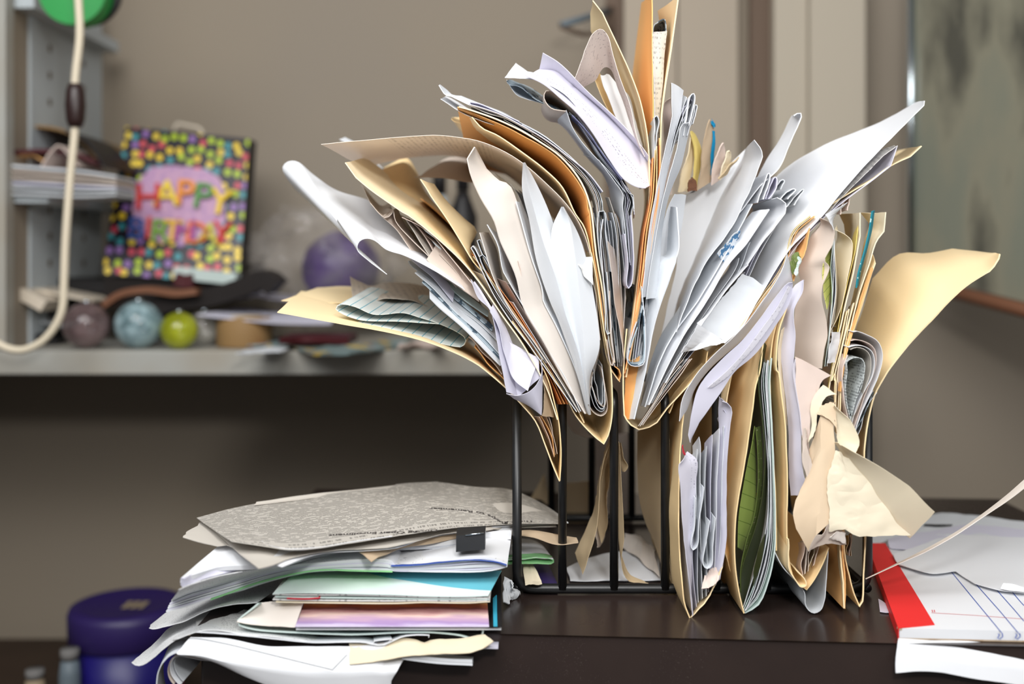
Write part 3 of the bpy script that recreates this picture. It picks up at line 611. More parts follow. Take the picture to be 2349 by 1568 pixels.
S(MF, 'orange toned inner flap between the two cream folder flaps', 'orange', 'Q 1000 1170 900 1020 820 880 740 760 650 630 560 510 440 390 330 300', .99, .09, th=.0008)
S(MF, 'tan folder corner rising behind the broad cream flap', 'manila2', 'C 1000 960 860 800 740 700 600 600 560 560', 1.0, .1, back='C 1000 860 900 760 800 650 750 540 700 475 590 522', db=1.1, th=.0007)
fan(MF, 'thin orange folder edge left of the standing letters', ['red_edge', 'orange', 'red_edge'], 'F 770 1100 650 840 540 660 420 480 300 300', 'F 820 1100 690 840 580 660 460 490 330 330', 3, .878, .18, cat='folder', group='thin orange folder edges')
S(PS, 'shaded card with a ragged edge below the big arched sheet', 'taupe', 'C 1120 700 1060 610 990 590 900 575 740 575', 1.02, .08, back='C 1180 660 1100 560 1020 480 900 480 840 530', db=1.1, wob=.0015)
# --- broad printed sheet arched to the far left
S('newspaper', 'big taupe sheet arched from the centre out to a thin point at left', 'arch_print',
  'F 985 760 970 640 960 520 942 420 935 320 910 220 870 130 800 30 D 800 1320 640 1180 480 1080 300 1010 A 1060 316 1000 310 900 316 800 325 737 331', .880, .2,
  back='F 960 700 950 600 945 500 930 420 900 330 860 260 810 190 740 120 A 1210 440 1160 400 1100 372 1040 358 980 358 900 368 840 385', db=1.08, th=.0005, n=56)
# --- orange folder in the upper centre left
S(MF, 'lower flap of the orange lined folder curving up to the left', 'manila',
  'F 1085 982 ! 1045 925 1020 860 1000 740 982 620 965 500 950 380 930 260 900 160 A 1320 490 1290 430 1250 390 1205 355 1140 310 D 330 920 258 842', .885, .2,
  back='F 1070 900 ! 1040 860 1015 800 995 700 985 600 970 500 955 400 935 300 A 1340 545 1300 480 1260 430 1200 385 1130 345 1080 325 D 112 850', db=1.08, th=.0009, n=56)
S(MF, 'upper flap of the orange lined folder, its inside deep orange', 'orange',
  'F 1086 980 ! 1095 930 1060 900 1030 800 1005 680 985 540 965 400 945 270 935 150 925 60 D 1100 1540 1080 1420 1030 1320 960 1225 860 1120 760 1050 640 985 520 920 400 868 250 806 158 773', .884, .22,
  bs=(0, 0), tw=(.0, -.03), th=.0009, n=60)
S(MF, 'pale backing flap just above the orange lined folder', 'manila_light', 'F 1060 880 1020 700 1000 540 975 380 955 230 945 120 D 1110 1480 1060 1340 990 1230 880 1110 740 1010 600 925 420 845 250 790 165 768', .880, .16, th=.0012, tw=(0, .012))
S(PS, 'white sheets ending in fine torn points at the tip of the orange folder', 'cool', 'D 700 960 500 850 350 800 200 735 110 690 ! 70 680 40 640 22 608', .886, .05, back='D 700 940 500 820 380 770 240 715 180 690 ! 120 685 80 650 40 620', db=.93, th=.0008)
S(PS, 'thin white torn tip below the finest point of the orange folder', 'white', 'D 420 900 250 840 150 790 90 750 33 712', .89, .05, back='D 420 860 260 800 170 740 110 705 75 690', db=.96)
S(MF, 'tan folder corner peeping below the orange lined folder', 'manila2', 'D 560 1060 400 980 250 900 130 870 110 850', .95, .08, back='D 560 1020 400 940 300 890 200 860 140 848', db=1.0, th=.0008)
S('folded_letter', 'lavender rolled letter lying along the top of the orange folder', 'lavender', 'D 1200 1380 1100 1250 960 1130 800 1010 600 890 450 810 320 765 240 740 235 730 300 735 430 790 600 870', .88, .14, th=.0007)
fan(PS, 'grey bent sheet above the orange folder', ['grey', 'taupe', 'cool', 'newsprint_plain', 'grey', 'cool'], 'F 1040 880 1000 600 985 400 970 240 960 110 D 1130 1420 1060 1290 960 1190 860 1100 760 1020 620 930 480 850', 'F 1090 880 1060 600 1045 400 1030 240 1010 110 D 1210 1420 1130 1280 1020 1150 900 1050 780 960 640 890 500 830', 6, .885, .16, group='grey sheets above the orange folder', side='bottom', cut=.12)
S(PS, 'brown shaded sheet directly above the orange lining', 'kraft', 'F 1010 700 980 480 965 300 950 160 D 1120 1500 1080 1390 1020 1280 940 1180 840 1090', .886, .14, th=.0006)
# --- standing letters in the left centre
S(EN, 'cream topped standing envelope leaning left with a blunt peak', 'warm', 'F 905 1150 800 980 680 760 580 590 C 1260 1080 1180 900 1150 800 1080 680 1030 560 1012 480 ! 1050 420', .870, .03,
  back='F 918 1150 860 900 790 700 720 560 C 1440 1230 1390 1060 1330 900 1280 740 1225 610 1180 595 1110 530 ! 1052 420', db=.895, th=.0010, n=44, wob=.0003)
S(EN, 'cool white envelope just right of the cream topped one', 'cool', 'F 918 1150 860 930 760 700 680 540 C 1400 1160 1340 980 1290 800 1262 700', .885, .03, back='F 930 1150 890 930 820 700 760 560 C 1470 1200 1400 1000 1340 830 1290 705', db=.91, th=.0010, wob=.0002)
S(EN, 'slim pointed envelope standing tallest of the white letters', 'cool', 'F 926 1155 850 880 760 640 C 1440 1210 1370 1000 1335 800 1298 640 1302 500', .878, .03,
  mids=('@.866 F 928 1155 875 850 800 620 C 1470 1100 1400 900 1350 720 1325 620 1304 500',), back='F 932 1155 900 860 850 640 C 1540 1150 1490 950 1440 780 1380 640 1306 500', db=.882, th=.0014, n=44, wob=.0001, nv=9)
S(EN, 'short pointed envelope nearest the centre with a folded front corner', 'cool', 'F 920 1100 900 1000 850 850 790 560 740 330 730 180 783 57', .874, .03,
  mids=('@.862 F 924 1100 915 1000 895 740 872 480 842 250 820 130 785 57',), back='F 926 1100 925 960 965 850 980 780 940 480 908 330 865 200 787 57', db=.870, th=.0014, n=44, wob=.0001, nv=9)
S(PS, 'warm white sheet facing the camera right of the short pointed envelope', 'warm', 'F 925 1120 915 960 910 800 900 640 880 480 860 320 830 180 790 60', .866, .03, back='F 930 1040 960 900 980 800 975 640 960 520 940 440 900 260 800 70', db=.90)
S('paper_scrap', 'folded corner with pencil lines at the centre of the fan', 'letter_print', 'F 870 360 900 420 945 470', .862, .01, back='F 855 310 900 320 942 322', db=.87)
S(PS, 'warm white sheet low in the centre left letters', 'pink', 'F 890 1140 800 960 700 780 620 620 575 520 ! 560 460 565 410 550 340', .874, .08, back='F 920 1150 860 1000 760 820 680 640 620 500 590 400 570 330 548 320', db=.94)
S(EN, 'small grey envelope with its dark inside showing, right of two', 'cool', 'F 885 1140 800 960 700 800 600 620 500 450 470 400 440 260 400 180 385 152', .870, .05, back='F 890 1120 820 960 720 780 620 590 560 460 545 330 480 230 420 180', db=.97, th=.0006)
S(EN, 'small grey envelope with its dark inside showing, left of two', 'warm', 'F 870 1145 760 960 640 780 520 620 450 500 410 410 375 290 345 190', .868, .05, back='F 880 1130 780 950 660 760 540 590 480 470 460 380 440 280 395 192', db=.97, th=.0006)
S(EN, 'envelope corner with a blue security tint standing behind the small grey ones', 'tint', 'F 560 420 520 300 470 210 440 150', .93, .05, back='F 600 420 560 300 520 220 ! 470 130', db=.99)
S('folded_letter', 'tiny looped letter left of the small grey envelopes, upper one', 'grey', 'F 700 880 560 680 450 520 410 410 370 330 340 250 335 230 350 228 375 290 405 390', .872, .05, th=.0006)
S('folded_letter', 'tiny looped letter left of the small grey envelopes, lower one', 'grey', 'F 680 860 540 660 440 510 390 420 350 330 350 312 370 312 400 370 412 415', .870, .05, th=.0006)
S('folded_letter', 'narrow white letter with a bent nose against the second cream flap', 'white', 'F 860 1140 740 980 620 800 500 640 420 520 360 400 310 290 296 264 310 262 345 320', .869, .08, th=.0006)
fan(EN, 'white letter edge standing in the left centre folder', ['warm', 'white', 'cool', 'pink', 'warm', 'white'], 'F 850 1130 700 920 560 720 440 540 330 380', 'F 915 1150 830 960 740 770 640 590 570 470', 6, .880, .12, group='letters in the left centre folder', cut=.25)
fan(EN, 'cool envelope edge behind the tall pointed envelopes', ['cool', 'grey', 'white', 'taupe', 'cool'], 'F 850 900 740 640 660 400 600 200 C 1260 660 1170 540', 'F 960 800 900 600 840 400 800 240 C 1500 820 1450 740', 5, .93, .12, group='envelopes behind the pointed ones', cut=.2)
S('paper_scrap', 'crumpled silvery slips between the pointed envelopes', 'grey', 'F 910 1000 870 860 830 740 790 650 760 600', .873, .06, th=.0006, wob=.002)
fan(PS, 'dark slip crowded between the pointed envelopes', ['grey', 'cool', 'slate_print'], 'F 900 1010 850 880 800 760 750 620', 'F 915 960 880 860 850 780 800 690', 3, .878, .05, group='slips between the pointed envelopes')
# white cone hanging over the left folder
S(PS, 'white sheet hanging over the low folder with its corner curled to a cone', 'lavender', 'F 300 440 ! 340 540 400 600 430 720 455 860 470 950 ! 488 1040', .862, .02,
  mids=('F 310 450 400 600 450 700 490 760 520 880 530 960 ! 545 1055',), back='F 320 450 440 640 500 760 540 790 600 830 664 856 ! 672 960', db=.872, wob=.001, n=40)
S(PS, 'rolled lower edge of the white cone hanging over the low folder', 'lavender', 'F 672 860 675 930 655 985 610 1030 550 1052 488 1042', .858, .02, back='F 680 960 678 1040 676 1100 674 1158 ! 610 1110 540 1075', db=.868, n=36, wob=.0004)
S(PS, 'upper fold of the hanging cone sheet', 'lavender', 'F 400 610 450 700 480 830 520 960 600 1030', .861, .02, back='F 420 560 480 680 520 780 ! 600 820 662 852', db=.875)
S('paper_scrap', 'tan scrap with printed lines inside the low pointed folder', 'kraft', 'F 678 960 690 1040 685 1110 676 1162', .872, .03, back='F 690 940 715 1020 730 1100 738 1168', db=.88)
fan('folded_letter', 'small brown folded sheet inside the low pointed folder', ['pink', 'orange', 'kraft', 'taupe'], 'F 738 1380 715 1290 680 1210 640 1150', 'F 756 1360 745 1270 735 1200 720 1150', 4, .880, .10, group='sheets in the low pointed folder')
# --- centre left manila U at the third bar
S(MF, 'manila folder opening upward between the second and third bars', ['manila'],
  'F 935 300 960 420 985 600 1010 760 1035 900 1046 1040 1044 1170 1028 1260 1003 1310 ! 960 1275 900 1215 850 1150 800 1050 740 960 680 870 600 740 500 600 400 440 310 320', .876, .22, th=.0009, n=70)
fan('folded_letter', 'looped grey letter low in the third bar folder', ['taupe', 'grey', 'cool', 'taupe', 'grey'], 'F 935 1010 925 1070 945 1140 990 1165 1015 1140 1012 1050 1000 940', 'F 950 900 950 960 965 990 985 1080 1000 1095 1000 1000 985 880', 5, .880, .14, group='looped letters in the third bar folder', cut=.02, sh=0)
# --- crowded centre bundle between the third bar folder and the orange edges
fan(PS, 'upright grey sheet in the tight centre bundle', ['grey', 'cool', 'lavender', 'taupe', 'slate_print', 'white', 'grey', 'cool', 'newsprint_plain', 'cool'],
    'F 1040 900 1010 700 985 480 965 300 945 140 925 -10', 'F 1108 900 1115 700 1120 500 1110 300 1090 140 1040 0', 10, .890, .18, group='sheets in the tight centre bundle', cut=.2)
S('folded_letter', 'cool sheet with a looped foot in the centre bundle', 'cool', 'F 1000 120 990 200 1000 400 1010 600 1015 720 1030 735 1045 710 1030 560 1020 400', .874, .12, th=.0006)
S('folded_letter', 'grey sheet with a narrow rolled top in the centre bundle', 'grey', 'F 1060 900 1030 780 1010 500 985 300 972 140 985 70 1005 80 1010 200 1040 400', .876, .12, th=.0006)
S('folded_letter', 'pale folded strip hanging lowest in the centre bundle', 'taupe', 'F 1020 760 1030 860 1045 900 1058 860 1040 700 1035 500', .872, .10, th=.0007)
S(PS, 'broad pale strip at the right of the centre bundle', 'taupe', 'F 1112 885 1090 700 1060 540 1040 380 1025 240', .873, .02, back='F 1110 800 1112 700 1100 500 1080 380 1060 280', db=.90)
fan(PS, 'bent sheet hanging below the round nosed white loop', ['cool', 'grey', 'lavender', 'white', 'grey'], 'F 1125 325 1110 200 1095 60 D 1330 1400 1260 1250 1160 1100 1080 950 1000 840 960 800', 'F 1165 400 1163 200 1155 60 D 1440 1500 1380 1330 1260 1150 1150 980 1060 850 980 740', 5, .878, .14, group='bent sheets below the white loop', side='left')
S('folded_letter', 'lavender letter ending in a thin hanging loop beside the orange edges', 'lavender', 'F 1150 100 1160 250 1165 350 1155 460 1140 488 1125 470 1130 350 1115 200', .870, .10, th=.0006)
S(PS, 'cool grey sheet falling from the white loop, broad face to the left', 'cool', 'D 1360 1380 1250 1250 1120 1100 1000 940 940 795', .874, .1, back='D 1230 1290 1130 1180 1000 1020 900 900 780 840', db=.97)
S(PS, 'grey sheet bending below the cool one down into the centre bundle', 'cool', 'F 1135 330 1120 200 1100 60 D 1345 1400 1290 1310 1220 1210 1180 1150', .872, .1, back='F 1090 150 1070 40 D 1270 1500 1240 1350 1180 1230 1120 1150 1060 1110', db=.96)
# --- white loop at top
S(PS, 'white sheet looped back on itself with a round nose beside the orange edges', 'printed_lav',
  'D 1506 1354 1440 1345 1350 1290 1250 1150 1130 960 1000 800 900 710 780 610 640 545', .868, .1,
  mids=('@.885 D 1545 1330 1490 1290 1400 1190 1280 1020 1150 860 1000 710 900 630 790 560 690 530', '@.900 D 1562 1270 1550 1210 1480 1100 1370 970 1220 810 1060 670 950 580 860 510 745 500'),
  back='@.886 D 1560 1215 1535 1135 1500 1080 1400 960 1240 800 1060 625 940 500 870 440 768 378', th=.0006, n=50, nv=22, wob=.0003)
S(PS, 'white sheet corner standing up left of the tall white peak', 'white', 'D 1000 760 900 660 780 590 650 565 ! 495 558', .872, .05, back='D 900 610 800 560 720 525 660 515 ! 577 452', db=.93)
S('folded_letter', 'shaded rounded fold under the white loop', 'taupe', 'D 1250 1140 1130 960 1000 800 900 700 800 650 775 690 800 750 840 780 935 795', .872, .08, th=.0006)
S(PS, 'silvery crumpled sheets projecting left under the white corner', 'slate_print', 'D 1000 850 830 775 700 700 600 620 510 590 500 570', .885, .06, back='D 1000 800 840 730 700 650 620 600 560 570', db=.95, wob=.0015)
S(PS, 'pale blue sheet edge under the silvery crumpled sheets', 'cool', 'D 900 800 760 740 600 690 530 610 505 575', .892, .05, back='D 900 780 780 700 640 640 570 600', db=.95, wob=.001)
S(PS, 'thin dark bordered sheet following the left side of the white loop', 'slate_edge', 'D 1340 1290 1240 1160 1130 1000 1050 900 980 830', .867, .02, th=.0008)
fan(PS, 'thin sheet edge left of the white loop', ['lavender', 'white', 'grey'], 'F 1160 100 1150 0 D 1360 1330 1250 1190 1120 1020 1000 860', 'F 1168 60 1160 -20 D 1400 1400 1300 1240 1170 1050 1050 880', 3, .872, .12, group='edges beside the white loop')
# --- top centre: manila with a curled printed sheet in front
S(MF, 'tall manila folder at top centre leaning left with a notched tip', 'manila',
  'F 1117 955 ! 1150 700 1190 400 1215 200 D 1530 1500 1535 1150 1520 980 1470 720 1400 520 1300 300 1200 90 ! 1128 0', .882, .12,
  back='F 1105 900 ! 1140 700 1175 400 1195 200 D 1500 1500 1500 1250 1460 1000 1400 780 1330 620 1250 440 1160 300 1120 225 ! 1115 100', db=.96, th=.0009, n=56)
S(PS, 'printed pinkish sheet arched over in front of the tall manila folder', 'printed_pink', 'D 1500 1130 1440 980 1400 760 1330 560 1280 400 1240 260 1190 208 1130 240 1080 340 1040 460 1005 560', .874, .08,
  back='D 1470 1050 1400 900 1350 740 1310 640 1260 500 1230 480 1200 490 1170 540 1150 575 1100 605 1060 626', db=.90, th=.0005, n=56)
S(MF, 'narrow inner flap under the arched printed sheet at top centre', 'manila2', 'D 1300 900 1220 760 1170 640 1145 560 1150 530', .93, .05, back='D 1360 900 1290 760 1230 640 1190 550 1170 520', db=.95)
S(PS, 'white sheet filling the arch at top centre', 'white', 'D 1450 1080 1330 900 1260 760 1210 640 1180 540', .915, .01, back='D 1480 1050 1430 860 1380 680 1330 640 1250 540', db=.92, wob=.0012)
# --- tall vertical orange folders
S(MF, 'tall upright orange folder rising out of the top of the frame', 'orange',
  'F 1120 960 ! 1180 640 1225 360 1245 150 D 1562 1400 1568 1100 1560 800 1555 400 ! 1550 -30', .880, .14,
  back='F 1125 900 ! 1150 640 1190 360 1210 150 D 1500 1400 1470 1200 1440 1000 1400 700 ! 1480 20', db=1.02, th=.0010, n=50)
S(MF, 'tall upright manila folder tapering at the top right of the orange one', 'manila',
  'F 1122 955 1200 560 1260 250 1290 60 D 1610 1350 1620 900 1650 640 1700 350 ! 1748 -20', .876, .10,
  back='F 1122 900 1190 560 1245 250 1270 60 D 1600 1300 1600 950 1620 640 1650 350 ! 1600 80', db=.97, th=.0012, n=50)
fan(MF, 'thin orange folder edge in the upright centre stack', ['red_edge', 'orange', 'manila2', 'red_edge', 'orange'], 'F 1116 955 1150 700 1190 400 1215 200 D 1545 1440 1558 1250 1562 1050', 'F 1140 830 1200 560 1250 300 1283 110 D 1622 1380 1628 1150 1622 960', 5, .872, .16, group='orange folder edges in the upright centre stack', cut=.06, th=.0008)
S('newspaper', 'narrow printed slip between the two tall folders at the top', 'printed', 'D 1570 1150 1575 900 1570 600 1560 400 1558 230', .88, .01, back='D 1600 1150 1610 800 1630 600 1645 400 1662 222', db=.89)
S('folded_letter', 'silvery folded letter peeking above the printed slip', 'slate_print', 'D 1560 240 1570 190 1600 160 1640 140 1655 170 1655 225', .90, .05, th=.0008)
S('folded_letter', 'dark hollow curled letter between the orange edges', 'grey', 'D 1570 1300 1572 1000 1575 900 1572 840 1590 830 1605 870 1590 960 1580 1100', .873, .1, th=.0008)
S(MF, 'pinkish sheet behind the upright white bundle', 'pink', 'D 1620 1400 1630 1100 1640 900 1640 750 1700 700', .93, .05, back='D 1700 1400 1700 1100 1700 900 1690 720 1705 700', db=.95)
# --- white sheets right of centre
fan(PS, 'upright white sheet right of the orange folders', ['white', 'cool', 'white', 'lavender', 'white', 'cool', 'white', 'grey'], 'G 150 900 190 600 E 190 1350 210 1150 280 900 330 600 370 350 372 110', 'G 230 800 270 520 E 225 1300 260 1050 330 700 400 420 470 260 510 180', 8, .880, .14, group='white sheets right of the orange folders', cut=.12)
S(PS, 'white sheet with a stepped top in the upright bundle', 'white', 'E 190 1390 230 1000 290 700 330 500 370 300 ! 367 103', .868, .02, back='E 240 1390 290 1000 330 700 380 400 420 300 ! 440 150', db=.88)
S(PS, 'broad white page curving in front of the upright bundle', 'cool', 'E 215 1400 260 1100 330 760 400 500 430 350 470 340', .865, .02, back='E 300 1400 310 1000 360 760 420 620 450 500 480 370', db=.885)
for i, (a, b) in enumerate([('E 440 420 460 300 480 190 498 166 508 185 490 280 470 360', 'finger'), ('E 460 420 490 330 510 235 520 240 518 270 495 350', 'loop'), ('E 430 340 440 260 460 230 480 200 490 215', 'nose')]):
    S('folded_letter', 'slim white folded letter %s at the top of the upright bundle' % ['with a rounded tip', 'bent furthest right', 'lying lowest'][i], 'lavender' if i == 2 else 'white', a, .872+.006*i, .07, th=.0008)
S('folded_letter', 'blue inked letter curled into a drop near the orange edges', 'slate_print', 'G 225 350 240 600 246 800 235 880 190 898 148 888 130 855 150 760 200 600 235 450', .868, .12, th=.0010, bs=(.0, .0))
S('folded_letter', 'outer white wrap around the blue inked drop letter', 'white', 'G 228 330 246 600 252 800 240 888 190 906 142 894 124 855 145 750 195 590', .867, .1, th=.0005)
# folder U right of centre bar
S(MF, 'manila folder opening wide to the right, fold just right of the third bar', ['manila'],
  'G 118 640 106 800 98 960 96 1100 104 1260 ! 140 1320 210 1362 ! 270 1350 340 1310 ! 430 1190 560 1050 700 900 830 760 960 590 1100 400 1230 210 E 1090 1020 1200 930 1300 850 1440 760 1560 690 1680 600 1800 545 ! 1866 482', .878, .22,
  back='G 130 640 116 800 106 960 104 1080 112 1200 ! 150 1260 210 1290 ! 260 1280 320 1250 ! 400 1140 520 1000 650 850 780 710 900 560 1030 390 1160 200 E 1060 980 1160 880 1260 790 1380 700 1500 630 1620 570 1700 530 ! 1730 510', db=1.08, th=.0010, n=80)
S(PS, 'cool sheet filling the gap left of the tall envelope in the right folder', 'cool', 'G 130 1000 180 700 230 400 290 100 E 300 1000 345 850 385 770', .905, .02, back='G 220 1000 300 700 360 400 430 100 E 420 1000 440 880 455 775', db=.93)
S(EN, 'tall cool envelope reaching the bottom of the right centre folder', 'cool', 'G 172 1290 ! 240 1000 330 560 420 300 470 160 E 395 1150 410 1100 405 950 ! 398 850', .868, .06,
  back='G 110 1290 ! 130 950 200 620 260 300 300 100 E 330 1150 345 1020 350 940 ! 362 845', db=.90, th=.0010, n=44)
S(EN, 'warm folded sheet at the very bottom left of the right centre folder', 'orange', 'G 165 1290 215 1040 270 800', .878, .02, back='G 105 1290 105 1100 125 880', db=.89, th=.0006)
S(PS, 'large white sheet with a tall rounded peak, facing left', 'white', 'G 462 662 ! 560 430 700 160 E 740 960 800 830 870 680 915 552 ! 905 510 860 450', .874, .12,
  mids=('G 440 640 ! 500 400 620 120 E 560 1040 640 850 720 680 790 560 ! 800 530 810 500',), back='G 355 722 ! 420 420 480 160 E 390 1100 370 950 360 850 ! 450 775 ! 540 756', db=.98, th=.0006, n=46, wob=.0012)
S(EN, 'long cool envelope running down left of the crease of the right folder', 'cool', 'G 250 1200 350 900 470 660 640 420 800 150 E 780 960 850 830', .880, .1, back='G 215 1190 270 950 360 700 520 460 640 220 E 640 1000 740 850', db=.93, th=.0010)
S(EN, 'white envelope with its lower corner showing at the right folder bottom', 'white', 'G 275 1190 ! 400 930 520 700 700 430 860 160 E 800 1080 950 860', .872, .05, back='G 218 1195 ! 330 900 430 680 600 420 760 170 E 700 1060 850 880', db=.90, th=.0010)
S(PS, 'rounded white folded sheet lying along the right folder', 'white', 'G 400 1030 530 790 690 560 860 340 1000 180 E 820 1210 900 1080 1000 950 1045 890 ! 1050 830 1000 795', .870, .1,
  back='G 330 1000 460 760 600 540 760 320 860 190 E 720 1130 760 1050 830 940 860 860 ! 850 842 840 840', db=.95, th=.0007, n=46)
fan(EN, 'white letter edge deep in the right folder', ['white', 'cool', 'warm', 'white', 'lavender', 'white'], 'G 290 1180 420 940 560 700 720 460 900 200 E 780 1100 850 950', 'G 330 1160 520 920 700 700 840 500 1000 300 E 900 1150 1050 900', 6, .884, .12, group='letters deep in the right folder', cut=.3)
fan(PS, 'brownish sheet at the right folder bottom', ['taupe', 'warm', 'grey', 'pink', 'taupe'], 'G 200 1340 300 1180 400 1010 520 860', 'G 240 1330 380 1130 520 960 640 800', 5, .872, .12, group='brownish sheets in the right folder bottom', cut=.15)
S(PS, 'large white sheet reaching to a sharp point at the upper right', 'white', 'G 820 740 ! 950 620 1060 440 1180 240 E 1080 1100 1180 1000 1280 890 1400 740 1560 560 1700 420 1880 240 ! 1884 212', .872, .2,
  back='G 640 610 ! 720 520 850 380 960 220 E 840 960 870 860 930 740 ! 1060 612 1300 470 1500 390 1600 350 1720 290 ! 1830 225', db=.98, th=.0007, n=50, wob=.0006)
S('paper_sheet', 'row of typed characters sheet just under the pointed white one', 'printed', 'E 1300 900 1400 780 1560 620 1640 540 ! 1722 480', .876, .02, back='E 1250 860 1380 740 1500 620 1600 520 1700 482', db=.90)
S(PS, 'lavender sheet between the pointed white sheet and the manila flap', 'lavender', 'G 900 700 1050 500 1200 260 E 1100 1110 1260 930 1400 810 1560 690 1680 600 ! 1722 482', .876, .15, th=.0006)
S(PS, 'white sheet with a turned up lower corner in the right folder', 'white', 'G 510 810 ! 580 700 630 605', .866, .01, back='G 640 780 ! 750 760 832 738', db=.875, wob=.0008, mids=('G 560 800 660 730 720 660',))
S(PS, 'creased white page above the turned up corner', 'cool', 'G 630 605 740 480 860 340 960 230', .874, .02, back='G 832 738 930 620 1000 500 1100 330', db=.885, wob=.0015)
S('folded_letter', 'long narrow rolled letter standing up right of the white peak', 'white', 'E 760 900 900 720 1010 620 1080 460 1140 320 1146 290 1130 282 1100 300', .885, .1,
  back='E 700 900 800 760 870 690 940 560 1020 430 1070 330 1085 305 1090 300', db=.96, th=.0009)
for i, s_ in enumerate(['E 880 820 920 720 945 650 955 648 958 680 920 800', 'E 930 800 970 700 990 670 1003 680 990 740 950 800', 'E 960 800 1000 720 1030 685 1045 690 1020 740', 'E 1000 830 1060 760 1100 735 1110 742 1060 800', 'E 1040 860 1100 800 1150 745 1158 745 1100 840']):
    S('folded_letter', 'small folded letter poking up in the right folder, %s from the left of five' % ORD[i], ['white', 'lavender', 'grey', 'cool', 'grey'][i], s_, .88+.003*i, .07, th=.0009, group='small letters poking up in the right folder')
S('paper_scrap', 'slip with blue print deep between the white sheets', 'tint', 'E 640 1130 700 1060 740 1010 780 990', .876, .02, back='E 680 1180 740 1100 780 1010', db=.885)
fan(MF, 'thin manila edge under the big pointed white sheet', ['manila2', 'manila_light', 'orange'], 'G 840 760 960 600 1100 390 1230 190 E 1090 1000 1200 900', 'G 860 770 990 590 1120 400 1250 200 E 1120 1000 1240 900', 3, .872, .012, group='thin manila edges under the pointed sheet', cut=.03)
# slips standing behind the large white sheet
for i, (f_, b_, m, l) in enumerate([('E 405 760 420 680 450 580 470 480 480 418', 'E 460 760 480 650 495 560 500 480 482 418', 'manila_light', 'cream pointed card'),
      ('E 480 750 500 640 500 500 485 395', 'E 520 740 540 600 545 500 505 410 486 392', 'yellow', 'yellowish torn card'),
      ('E 520 750 545 600 560 480 585 370 598 325', 'E 600 700 600 600 620 480 622 400 612 340 600 325', 'kraft', 'tall tan slip with a blue tip'),
      ('E 600 720 620 600 640 520 665 470 675 462', 'E 650 690 670 600 690 540 690 500 680 465', 'pink', 'pinkish slip'),
      ('E 655 690 685 570 700 525 715 515', 'E 690 650 715 580 725 540 720 518', 'cream', 'cream rounded slip'), ('E 650 680 700 610 760 560', 'E 690 660 730 600 772 552', 'tan', 'tan low slip'),
      ('E 465 755 475 700 490 672', 'E 518 755 515 700 496 674', 'brown_leather', 'dark curled slip')]):
    S('paper_scrap', '%s standing behind the large white sheet right of centre' % l, m, f_, .958-.003*i, .01, back=b_, db=.968-.003*i, th=.0012, wob=.0008)
S('index_tab', 'bright blue index tab on the tan slip right of centre', 'blue_label', 'E 598 330 612 350 622 372', .955, .01, back='E 600 322 620 340 630 365', db=.962, th=.001, cat='tab')
S('index_tab', 'blue edged strip between the tan and pinkish slips', 'blue_label', 'E 600 660 605 560 615 450 615 390', .958, .005, back='E 612 640 620 540 628 460 625 400', db=.962, cat='tab')
DOFF = -.021
# ================================================================ folders standing in the right half of the rack
S(MF, 'manila folder standing between the fourth and fifth bars, pointed foot', ['manila2'],
  '@.845 H 215 1480 ! 185 1400 168 1250 @.852 155 1100 148 900 @.868 148 700 @.880 160 450 @.891 190 200 230 90 300 0 G 700 800', .866, .2, th=.0010, n=50)
S(MF, 'right flap of the folder between the fourth and fifth bars', 'manila', 'H 218 1480 ! 250 1450 320 1370 370 1270 410 1180', .868, .02, back='H 225 1440 ! 290 1330 370 1250 430 1120 445 900 450 700', db=.92, th=.0009)
S(MF, 'upper right flap of the folder between the fourth and fifth bars', 'manila', 'H 420 900 425 600 425 300 440 170 475 20', .90, .16, th=.0009)
S(PS, 'white curled drawing sheet falling from the upper right into the folder', 'lavender', 'G 575 1455 ! 560 1400 ! 590 1210 640 1050 780 880 950 720 1080 560 1200 400 1280 310 1310 305', .864, .05,
  back='G 575 1440 640 1310 ! 800 1090 900 940 1010 850 1100 750 1200 600 1280 470 1305 380 1312 320', db=.868, wob=.0003)
S('newspaper', 'narrow printed margin along the white curled drawing sheet', 'margin_print', 'G 700 1060 820 960 900 880 1000 760 1100 620 1200 480 1280 330', .8625, .01, back='G 740 1060 850 980 930 890 1030 780 1130 650 1230 500 1300 345', db=.8640, wob=.0002)
S(PS, 'broad white sheet beneath the curled drawing sheet, running up right', 'white', 'G 500 1300 520 1150 600 1000 740 830 880 700 1000 570 1120 400 1230 230 1275 105', .872, .05,
  back='G 560 1200 620 1050 760 880 920 740 1060 580 1180 420 1270 320 1305 300 1300 220', db=.888, wob=.0006)
S(MF, 'manila flap under the broad white sheet running up right', 'manila2', 'G 430 1250 470 1150 560 1040 700 890 830 760 950 610', .908, .02, th=.0009)
fan('folded_letter', 'crumpled white sheet in the first right folder', ['white', 'lavender', 'cool', 'white', 'grey', 'lavender', 'white', 'cool', 'lavender'],
    'H 228 1440 205 1300 190 1100 180 900 170 700 180 560 190 500', 'H 400 1250 430 1050 445 800 450 600 465 350 455 230 410 190', 9, .874, .16, group='crumpled sheets in the folder between the fourth and fifth bars', cut=.12)
S('folded_letter', 'lavender letter with red and violet marks at the front of the crumpled sheets', 'printed_lav', 'H 230 1470 215 1300 190 1100 170 900 160 700 150 560 170 540', .862, .02, back='H 228 1440 225 1200 235 1000 245 800 250 640 255 530 200 480', db=.875, wob=.0012)
S('paper_scrap', 'red edged slip at the top of the lavender letter', 'red_ink', 'H 175 500 170 460 170 445', .861, .005, back='H 188 505 182 480 175 450', db=.864)
